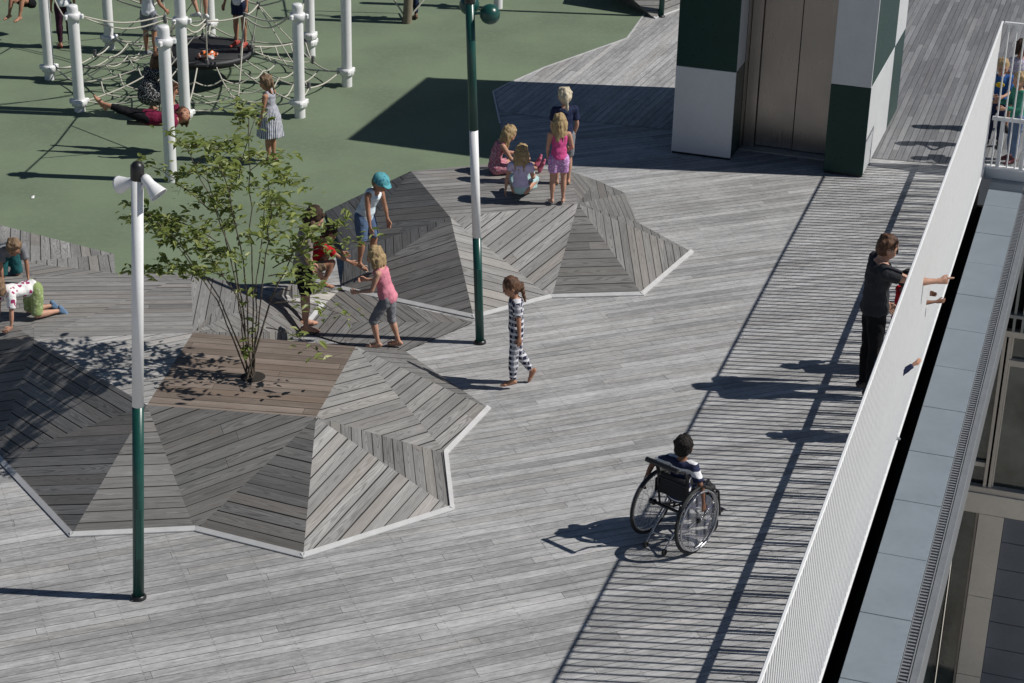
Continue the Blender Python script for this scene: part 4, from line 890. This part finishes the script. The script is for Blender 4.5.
for sg in (-1, 1):
    x = sg*SX
    fr_.tube([(x, -.05, .72), (x, -.045, .55), (x, -.03, .44), (x, .06, .42), (x, .36, .43), (x, .42, .38), (x*.95, .48, .12)], .0115, 8)
    fr_.tube([(x, -.03, .46), (x, .0, WRAD), (x, .2, .2), (x, .4, .4)], .0105, 8); fr_.tube([(x, .0, WRAD), (x, .34, .19), (x, .34, .16)], .0105, 8)
    fr_.tube([(x, .02, .56), (x, .26, .56), (x, .29, .44)], .009, 6)
fr_.tube([(-HW, 0, WRAD), (HW, 0, WRAD)], .014, 8); fr_.tube([(-SX, .2, .2), (SX, .2, .41)], .01, 6); fr_.tube([(SX, .2, .2), (-SX, .2, .41)], .01, 6); fr_.tube([(-SX, -.045, .6), (SX, -.045, .6)], .01, 6)
fr_.build('frame', M_FRM, chair)
pb = MB(); pb.tube([(-SX, -.05, .64), (-SX, -.1, .77), (-SX-.005, -.22, .83), (SX+.005, -.22, .83), (SX, -.1, .77), (SX, -.05, .64)], .012, 8); pb.build('push_bar', M_FRM, chair)
MB().tube([(-SX-.01, -.22, .83), (SX+.01, -.22, .83)], .023, 10).build('push_grip', M_BLACK, chair)
bk = MB(); bk.box((0, -.03, .555), .3, .03, .19, bev=.012); bk.build('backrest', M_FAB, chair)
st_ = MB(); st_.box((0, .17, .455), .34, .4, .05, bev=.02); st_.build('seat', M_FAB, chair)
for sg in (-1, 1):
    MB().box((sg*.19, .1, .5), .012, .28, .14, bev=.005).build('side_guard', M_FAB, chair)
    c = bpy.data.objects.new('caster', None); COL.objects.link(c); c.parent = chair; c.location = (sg*.165, .36, .07); c.empty_display_size = .05
    MB().tube([V((0, .054*math.cos(2*math.pi*k/20), .054*math.sin(2*math.pi*k/20))) for k in range(20)], .016, 8, closed=True).build('tyre', M_TYRE, c); MB().lathe([(.001, -.012), (.045, -.012), (.045, .012), (.001, .012)], V(), V((1, 0, 0)), 14).build('rim', M_RIM, c)
    f = MB(); f.tube([(sg*.022, 0, 0), (sg*.022, -.02, .075), (0, -.03, .095)], .007, 6); f.build('fork', M_FRM, c)
    MB().box((sg*.08, .52, .13), .13, .12, .012, bev=.004).build('footplate', M_FRM, chair)
at_ = MB(); at_.tube([(-.1, 0, .28), (-.1, -.14, .16), (-.1, -.25, .06)], .01, 6); at_.tube([(.1, 0, .28), (.1, -.14, .16), (.1, -.25, .06)], .01, 6); at_.tube([(-.1, -.17, .13), (.1, -.17, .13)], .009, 6); at_.build('anti_tip_bar', M_RIM, chair)
for sg in (-1, 1): MB().tube([(sg*.1+.012*math.cos(0)*0, -.25+.022*math.cos(2*math.pi*k/14), .04+.022*math.sin(2*math.pi*k/14)) for k in range(14)], .013, 6, closed=True).build('anti_tip_wheel', M_TYRE, chair)
person(0, 0, 0, 1.19, whead, 'black-haired boy in a navy and white striped tee riding the wheelchair', SK3, dict(SIT, look=(-.28, 1, .12), spine=((0, .0, 1), (0, .08, 1)), ua=((-1, -.35, -.6), (.66, -.1, -.9)), fa=((-.3, -.2, -1), (.12, .1, -1)), th=((-.1, 1, .05), (.1, 1, .05)), sh=((0, .25, -1), (0, .25, -1)), ft=((0, 1, -.1), (0, 1, -.1))),
       ('short', H_BLACK), ('tee', STRIPE, .36), ('trousers', NAVY, .95), ('shoe', S_BLK), anchor='hips', world=V((wc.x, wc.y, .435))+wf*.06, curl=2.0)

# ================================================================ TREE
t = NT('tree_bark'); n1 = t.noise(t.obj(), 40, 4); t.bump(n1, .6, .004); t.fin(t.mix(n1, (.05, .04, .03), (.15, .12, .09)), .85); M_BARK = t.m
t = NT('leaf_green'); rn = t.n('ShaderNodeAttribute', attribute_name='leaf').outputs['Fac']
c = t.ramp(rn, [(0, (.1, .14, .035)), (.4, (.2, .25, .07)), (.8, (.32, .36, .12)), (1, (.44, .45, .2))])
tl = t.n('ShaderNodeBsdfTranslucent'); t.set(tl.inputs[0], t.mix(.5, c, (.26, .33, .05))); ms = t.n('ShaderNodeMixShader'); ms.inputs[0].default_value = .4
t.fin(c, .42, spec=.4); t.t.links.new(t.b.outputs[0], ms.inputs[1]); t.t.links.new(tl.outputs[0], ms.inputs[2]); t.t.links.new(ms.outputs[0], t.out.inputs[0]); M_LEAF = t.m
tb0 = at(253, 377, h)
tree = thing('tree', tb0, 'young multi-stemmed leafy tree growing through the brown timber top', 'tree')
rg = random.Random(11); stems = MB(); leaves = []
def clump(p, r, n, ax=None):
    for _ in range(n):
        q = p+V((rg.gauss(0, r), rg.gauss(0, r), rg.gauss(0, r*.62)))
        leaves.append(q)
def branch(a, b, r_a, r_b, sag=0.0, n=7, wig=.03):
    pts = []; L = (b-a).length
    for i in range(n+1):
        f = i/n; pts.append(a.lerp(b, f)+V((0, 0, sag*math.sin(math.pi*f)))+V((rg.gauss(0, wig*L*.3), rg.gauss(0, wig*L*.3), 0))*(1 if 0 < i < n else 0))
    stems.tube(pts, [r_a+(r_b-r_a)*i/n for i in range(n+1)], 7); return pts
# stem tips as (sideways, depth, height) in metres from the root
tips = [(-.5, .1, 2.15), (-.2, -.3, 2.3), (.02, .2, 2.42), (-.72, -.2, 1.55), (-.85, .25, 1.4), (.28, -.25, 1.9), (.5, .2, 1.35), (.15, .45, 1.75), (-.42, .45, 1.85), (-.3, -.5, 1.5)]
allb = []
for i, (x, y, z) in enumerate(tips):
    a0 = V((rg.uniform(-.07, .07), rg.uniform(-.06, .06), 0)); tip = V((x, y, z))
    mid_ = V((x*.32+rg.uniform(-.04, .04), y*.32, z*.52)); r0_ = rg.uniform(.0075, .0115)
    p1 = branch(a0, mid_, r0_, r0_*.72, 0, 6, .02); p2 = branch(mid_, tip, r0_*.72, .004, .04, 7, .03); allb.append(p2)
    for q in range(5):
        k = rg.randint(3, 7) if q else 7; s0 = p2[k]; ang = rg.uniform(0, 6.28); ln = rg.uniform(.18, .42)
        e_ = s0+V((math.cos(ang)*ln, math.sin(ang)*ln, rg.uniform(-.05, .18))); pb_ = branch(s0, e_, .0045, .0018, .02, 4, .04)
        for w_ in pb_[1:]: clump(w_, .05, rg.randint(2, 5))
        for _ in range(2):
            a2 = rg.uniform(0, 6.28); l2 = rg.uniform(.1, .2); s2_ = pb_[rg.randint(1, 4)]; e2 = s2_+V((math.cos(a2)*l2, math.sin(a2)*l2, rg.uniform(-.06, .08))); pc = branch(s2_, e2, .0025, .0012, 0, 3, .03)
            for w_ in pc[1:]: clump(w_, .046, rg.randint(2, 4))
# long side sprays
for (x, y, z), (x2, y2, z2), nn_ in (((-.3, .1, 1.3), (-.98, .2, 1.5), 9), ((-.3, -.1, 1.0), (-.95, -.15, 1.1), 8), ((.2, .1, 1.05), (1.0, .25, 1.28), 7), ((.2, 0, .75), (.9, -.2, .72), 5), ((.15, -.1, .55), (.72, -.35, .38), 4), ((-.35, .1, 1.6), (-.95, .2, 2.0), 7), ((.2, -.2, 1.1), (.7, -.45, 1.1), 6), ((-.1, .1, 1.8), (.1, .3, 2.5), 8)):
    pb_ = branch(V((x, y, z)), V((x2, y2, z2)), .006, .002, .06, 8, .03)
    for w_ in pb_[3:]:
        clump(w_, .05, nn_-2)
        a2 = rg.uniform(0, 6.28); e2 = w_+V((math.cos(a2)*.14, math.sin(a2)*.14, rg.uniform(-.06, .06))); branch(w_, e2, .002, .001, 0, 3); clump(e2, .045, nn_-3)
for _ in range(9):
    f = rg.uniform(.2, .8); b_ = tips[rg.randint(0, len(tips)-1)]; clump(V((b_[0]*.25*f, b_[1]*.25*f, b_[2]*.5*f)), .03, 4)
stems.build('trunk', M_BARK, tree)
lv_ = MB(); lid = []
for q in leaves:
    s_ = rg.uniform(.024, .058); a = rg.uniform(0, 6.28); dip = rg.uniform(-.55, .25); ax = V((math.cos(a)*math.cos(dip), math.sin(a)*math.cos(dip), math.sin(dip)))
    sd = ax.cross(V((rg.uniform(-.4, .4), rg.uniform(-.4, .4), 1))).normalized(); up_ = sd.cross(ax); w_ = s_*rg.uniform(.42, .58); cu = rg.uniform(.05, .3)*s_
    lv_.add([q-ax*s_, q-ax*s_*.3+sd*w_*.85+up_*cu, q+ax*s_*.35+sd*w_*.75+up_*cu, q+ax*s_*1.1-up_*cu, q+ax*s_*.35-sd*w_*.75+up_*cu, q-ax*s_*.3-sd*w_*.85+up_*cu], [(0, 1, 2, 3), (0, 3, 4, 5)], False)
    v_ = min(1, max(0, rg.gauss(.45, .25))); lid += [v_, v_]
lo_ = lv_.build('crown', M_LEAF, tree)
aa = lo_.data.attributes.new('leaf', 'FLOAT', 'FACE'); aa.data.foreach_set('value', lid)
hole = MB(); hole.lathe([(.001, .006), (.1, .006), (.115, .003)], V(), V((0, 0, 1)), 18); hole.build('root_soil', paint('dark_soil', (.02, .016, .012), .95), tree)
# ================================================================ PLAYGROUND CLIMBING NET
GP = 'white climbing-net poles'
M_POLE = paint('white_pole_paint', (.74, .74, .74), .35, dirt=.05)
def pole(base, Hp, label, collars, r=.075):
    root = thing('net_pole', base, label, 'pole', GP)
    MB().lathe([(r, 0), (r, Hp-.05), (r*.96, Hp-.015), (r*.8, Hp), (.001, Hp)], V(), V((0, 0, 1)), 20).build('shaft', M_POLE, root)
    for z in collars:
        c = MB(); c.lathe([(r+.002, z-.06), (r+.03, z-.045), (r+.034, z+.02), (r+.022, z+.045), (r+.002, z+.05)], V(), V((0, 0, 1)), 20)
        for k in range(3): a = k*2.09+.6+z; c.box(V((math.cos(a)*(r+.045), math.sin(a)*(r+.045), z)), .06, .05, .07, V((math.cos(a), math.sin(a), 0)), V((-math.sin(a), math.cos(a), 0)), V((0, 0, 1)), .012)
        c.build('collar', M_POLE, root)
    return root
PD = {}
for nm, px, py, Hp, col, lab in (('A', 50, 79, 2.6, (.17, 1.9), 'tall white pole at the far left edge of the net'), ('B', 80, 111, 1.49, (.13, 1.34), 'short white pole with two collars, second from the left'),
        ('C', 110, 49, 2.4, (.17, 1.6), 'far white pole left of the girl in grey shorts'), ('D', 171.5, 181, 2.0, (1.8,), 'nearest white pole, in front of the lying girl and beside the spotlight'),
        ('E', 185.5, 119, 2.6, (.08, 1.38), 'tall white pole before the round platform'), ('F', 300, 117, 1.59, (.2, 1.42), 'white pole right of the girl in the striped dress'),
        ('G', 347, 86, 2.3, (.22,), 'rightmost tall white pole of the net'), ('H', 310.5, 56, 2.2, (.32, .22), 'white pole with a double collar, just behind another pole'), ('I', 211, 38, 2.4, (.24,), 'white pole behind the round platform, next to the child in orange'), ('J', 498, 8, 2.2, (.9,), 'isolated white pole at the top edge near the green spotlights')):
    b = at(px, py, .008); PD[nm] = b; pole(b, Hp, lab, col)
pc = at(205, 66, .0); pc = at(205, 51, TZ); pc.z = 0
plat = thing('round_platform', pc+V((0, 0, TZ)), 'round black trampoline platform hung in the middle of the climbing net', 'platform')
PR = .66
MB().lathe([(.001, -.035), (PR*.6, -.03), (PR-.03, -.012), (PR-.03, .0), (.001, -.02)], V(), V((0, 0, 1)), 40).build('mat', paint('black_mat', (.012, .013, .015), .75), plat)
MB().tube([V((PR*math.cos(2*math.pi*k/40), PR*math.sin(2*math.pi*k/40), 0)) for k in range(40)], .028, 8, closed=True).build('rim', paint('platform_rim', (.06, .06, .065), .6), plat)
sk_ = MB(); sk_.lathe([(PR+.02, -.01), (PR+.02, -.06), (PR-.02, -.085), (PR-.08, -.07)], V(), V((0, 0, 1)), 40); sk_.build('skirt', paint('black_mat', (.012, .013, .015), .75), plat)
net = thing('climbing_net', pc, 'cream rope spider net strung between the white poles round the black platform', 'climbing net')
rp = MB(); M_CLAMP = paint('grey_clamp', (.13, .13, .135), .5)
class Clamps:
    def tube(s, *a): MB().tube(*a).build('rope_clamp', M_CLAMP, net)
    def ball(s, *a, **k): MB().ball(*a, **k).build('rope_clamp', M_CLAMP, net)
cl = Clamps()
ring_up = [V((.78*math.cos(2*math.pi*k/8+.2), .78*math.sin(2*math.pi*k/8+.2), 1.12)) for k in range(8)]
def rope(a, b, r=.011, sag=.05, n=8, mb=None): (mb or rp).tube([V(a).lerp(V(b), i/n)-V((0, 0, sag*math.sin(math.pi*i/n))) for i in range(n+1)], r, 6)
for a, b in zip(ring_up, ring_up[1:]+ring_up[:1]): rope(a, b, .012, .03)
for k, q in enumerate(ring_up):
    lo_p = V((PR*math.cos(2*math.pi*k/8+.2), PR*math.sin(2*math.pi*k/8+.2), TZ)); rope(q, lo_p, .010, 0)
    cl.tube([q+V((0, 0, .04)), q-V((0, 0, .07))], .025, 8); cl.tube([lo_p+V((0, 0, .07)), lo_p-V((0, 0, .03))], .024, 8)
colz = dict(A=(1.9, .17), B=(1.34, .13), C=(1.6, .17), D=(1.8, .5), E=(1.38, .1), F=(1.42, .2), G=(1.9, .22), H=(1.7, .27), I=(1.5, .24))
spk = []
for nm in 'ABCEFGHI':
    q = PD[nm]-pc; q.z = 0; dr = q.normalized(); near = min(ring_up, key=lambda r_: (V((r_.x, r_.y, 0)).normalized()-dr).length)
    top_ = q-dr*.1+V((0, 0, colz[nm][0])); low_ = q-dr*.1+V((0, 0, colz[nm][1]))
    tn = V((-dr.y, dr.x, 0))
    rope(top_+tn*.03, near+V((0, 0, .03)), .012, .1); rope(top_-tn*.03, near-V((0, 0, .03)), .012, .16)
    lo_p = dr*PR+V((0, 0, TZ-.04)); spk.append((math.atan2(dr.y, dr.x), lo_p, low_)); rope(lo_p, low_, .011, .06)
spk.sort(key=lambda s_: s_[0])
extra_s = []
for (a, l0, e0), (b, l1, e1) in zip(spk, spk[1:]+[(spk[0][0]+2*math.pi, spk[0][1], spk[0][2])]):
    mid_a = (a+b)/2; dr = V((math.cos(mid_a), math.sin(mid_a), 0)); ml = dr*PR+V((0, 0, TZ-.04)); me_ = (e0+e1)/2; me_ = V((me_.x, me_.y, 0))*.92+V((0, 0, .16)); rope(ml, me_, .010, .07); extra_s.append((ml, me_))
    rope(e0, me_, .011, .05); rope(me_, e1, .011, .05)
    for f in (.28, .52, .76):
        for (s0, s1), (q0, q1) in (((l0, e0), (ml, me_)), ((ml, me_), (l1, e1))):
            rope(s0.lerp(s1, f)-V((0, 0, .05*math.sin(math.pi*f))), q0.lerp(q1, f)-V((0, 0, .06*math.sin(math.pi*f))), .010, .07+rg.uniform(-.03, .03))
    mid_t = me_+V((0, 0, .0)); rope(mid_t, (ring_up[int(((mid_a-.2)/(2*math.pi))*8) % 8]), .009, .02); cl.tube([mid_t+V((0, 0, .09)), mid_t-V((0, 0, .02))], .026, 8)
    cl.ball(e0, .025, n=6)
for a, b in (('A', 'C'), ('A', 'B'), ('C', 'I'), ('H', 'G'), ('F', 'H')):
    p0 = PD[a]-pc; p1 = PD[b]-pc; rope(p0+V((0, 0, colz[a][0]-.2)), p1+V((0, 0, colz[b][0]-.15)), .011, .18)
rp.build('ropes', M_ROPE, net)
# rope swing the lying girl rests on
sw_ = thing('rope_swing', at(152, 155, 0), 'dark rope swing slung between the nearest white poles under the lying girl', 'rope swing')
o0 = V(sw_.location); g0 = at(152, 154, 0); m = MB()
pD = PD['D']+V((-.06, .05, 1.8)); pE = PD['E']+V((-.07, 0, 1.38))
m.tube([pD-o0, (pD+pE)/2-o0-V((0, 0, .06)), pE-o0], .011, 6)
for f, dx in ((.25, .1), (.8, .2)):
    s0 = pD.lerp(pE, f)-V((0, 0, .04)); m.tube([s0-o0, g0+V((dx, .05, .42))-o0], .009, 6)
m.tube([g0+V((-.3, 0, .42))-o0, g0+V((.1, .03, .4))-o0, g0+V((.3, .05, .42))-o0], .03, 8)
m.build('ropes', paint('dark_rope', (.1, .095, .085), .9), sw_)
# bundle left on the platform
bn = MB(); rb = random.Random(5)
for _ in range(9): bn.ball(V((rb.uniform(-.11, .11), rb.uniform(-.06, .06), rb.uniform(.02, .07))), rb.uniform(.03, .06), n=6)
t = NT('orange_white_cloth'); n1 = t.noise(t.obj(), 13, 2); t.fin(t.ramp(n1, [(.0, (.02, .02, .02)), (.42, (.02, .02, .02)), (.46, (.75, .17, .03)), (.54, (.75, .17, .03)), (.57, (.7, .7, .7))]), .8)
bd = at(209, 57, TZ); tag(link('clothing_bundle', remesh(bn, .009, 1), t.m), 'small crumpled orange and white bundle lying on the black platform', 'clothing').location = bd-V((0, 0, .02))
# second net at the top edge: timber post with ropes
tp = thing('timber_post', at(407, 23, .008), 'weathered timber post with guy ropes at the top edge', 'post')
MB().lathe([(.075, 0), (.07, 2.2), (.001, 2.22)], V(), V((.06, 0, 1)), 10).build('post', paint('timber_post', (.2, .17, .12), .8, scale=20), tp)
gy = MB()
for q in ((-.75, .35, 1.1), (.85, .5, 1.0), (-.2, 1.2, 1.9)): gy.tube([V((0, 0, .05 if q[2] < 1.5 else 1.9)), V(q)], .014, 6)
gy.tube([V((-.75, .35, 1.1)), V((-.35, .5, 1.7)), V((.85, .5, 1.0))], .014, 6); gy.tube([V((-.33, .15, .5)), V((-.35, .5, 1.7))], .012, 6)
gy.build('guy_ropes', M_ROPE, tp)
# scrap of paper on the rubber
sc_ = MB(); q0 = V(); sc_.add([V((-.03, .03, .012)), V((.01, .045, .02)), V((.025, -.04, .012)), V((-.01, -.05, .016)), V((0, 0, .026))], [(0, 1, 4), (1, 2, 4), (2, 3, 4), (3, 0, 4)])
so_ = tag(sc_.build('paper_scrap', M_WHITE), 'small white paper scrap lying on the green rubber', 'litter'); so_.location = at(33, 198, 0)
bpy.data.objects.remove(_tmp)
# ================================================================ LIGHT, SKY, CAMERA
el = R(44.6); az = V((.9987, -.05, 0)).normalized(); SUN = az*math.cos(el)+V((0, 0, math.sin(el)))
sl_ = bpy.data.lights.new('sun', 'SUN'); sl_.energy = 4.6; sl_.angle = R(.53); sl_.color = (1, .965, .91)
so = bpy.data.objects.new('sun', sl_); COL.objects.link(so); so.rotation_euler = SUN.to_track_quat('Z', 'Y').to_euler(); so.location = (20, 0, 25)
wd = bpy.data.worlds.new('World'); scene.world = wd; wd.use_nodes = True; nt = wd.node_tree
bg = nt.nodes.get('Background') or nt.nodes.new('ShaderNodeBackground')
sky = nt.nodes.new('ShaderNodeTexSky'); sky.sky_type = 'NISHITA'; sky.sun_disc = False; sky.altitude = 2500; sky.dust_density = .4; sky.sun_elevation = el; sky.sun_rotation = math.atan2(SUN.x, SUN.y)
nt.links.new(sky.outputs[0], bg.inputs[0]); bg.inputs[1].default_value = .05
cd = bpy.data.cameras.new('camera'); cam = bpy.data.objects.new('camera', cd); COL.objects.link(cam)
cd.sensor_width = 36; cd.lens = FPX/W*36; cd.clip_end = 2000; cd.clip_start = .1
Mx = Matrix((rt, upv, -fw)).transposed().to_4x4(); Mx.translation = CAM; cam.matrix_world = Mx
cd.shift_y = 0; scene.camera = cam
vs = scene.view_settings; vs.view_transform = 'Standard'; vs.look = 'None'; vs.exposure = -.05; vs.gamma = 1; vs.use_curve_mapping = False
scene.render.resolution_x = W; scene.render.resolution_y = HH
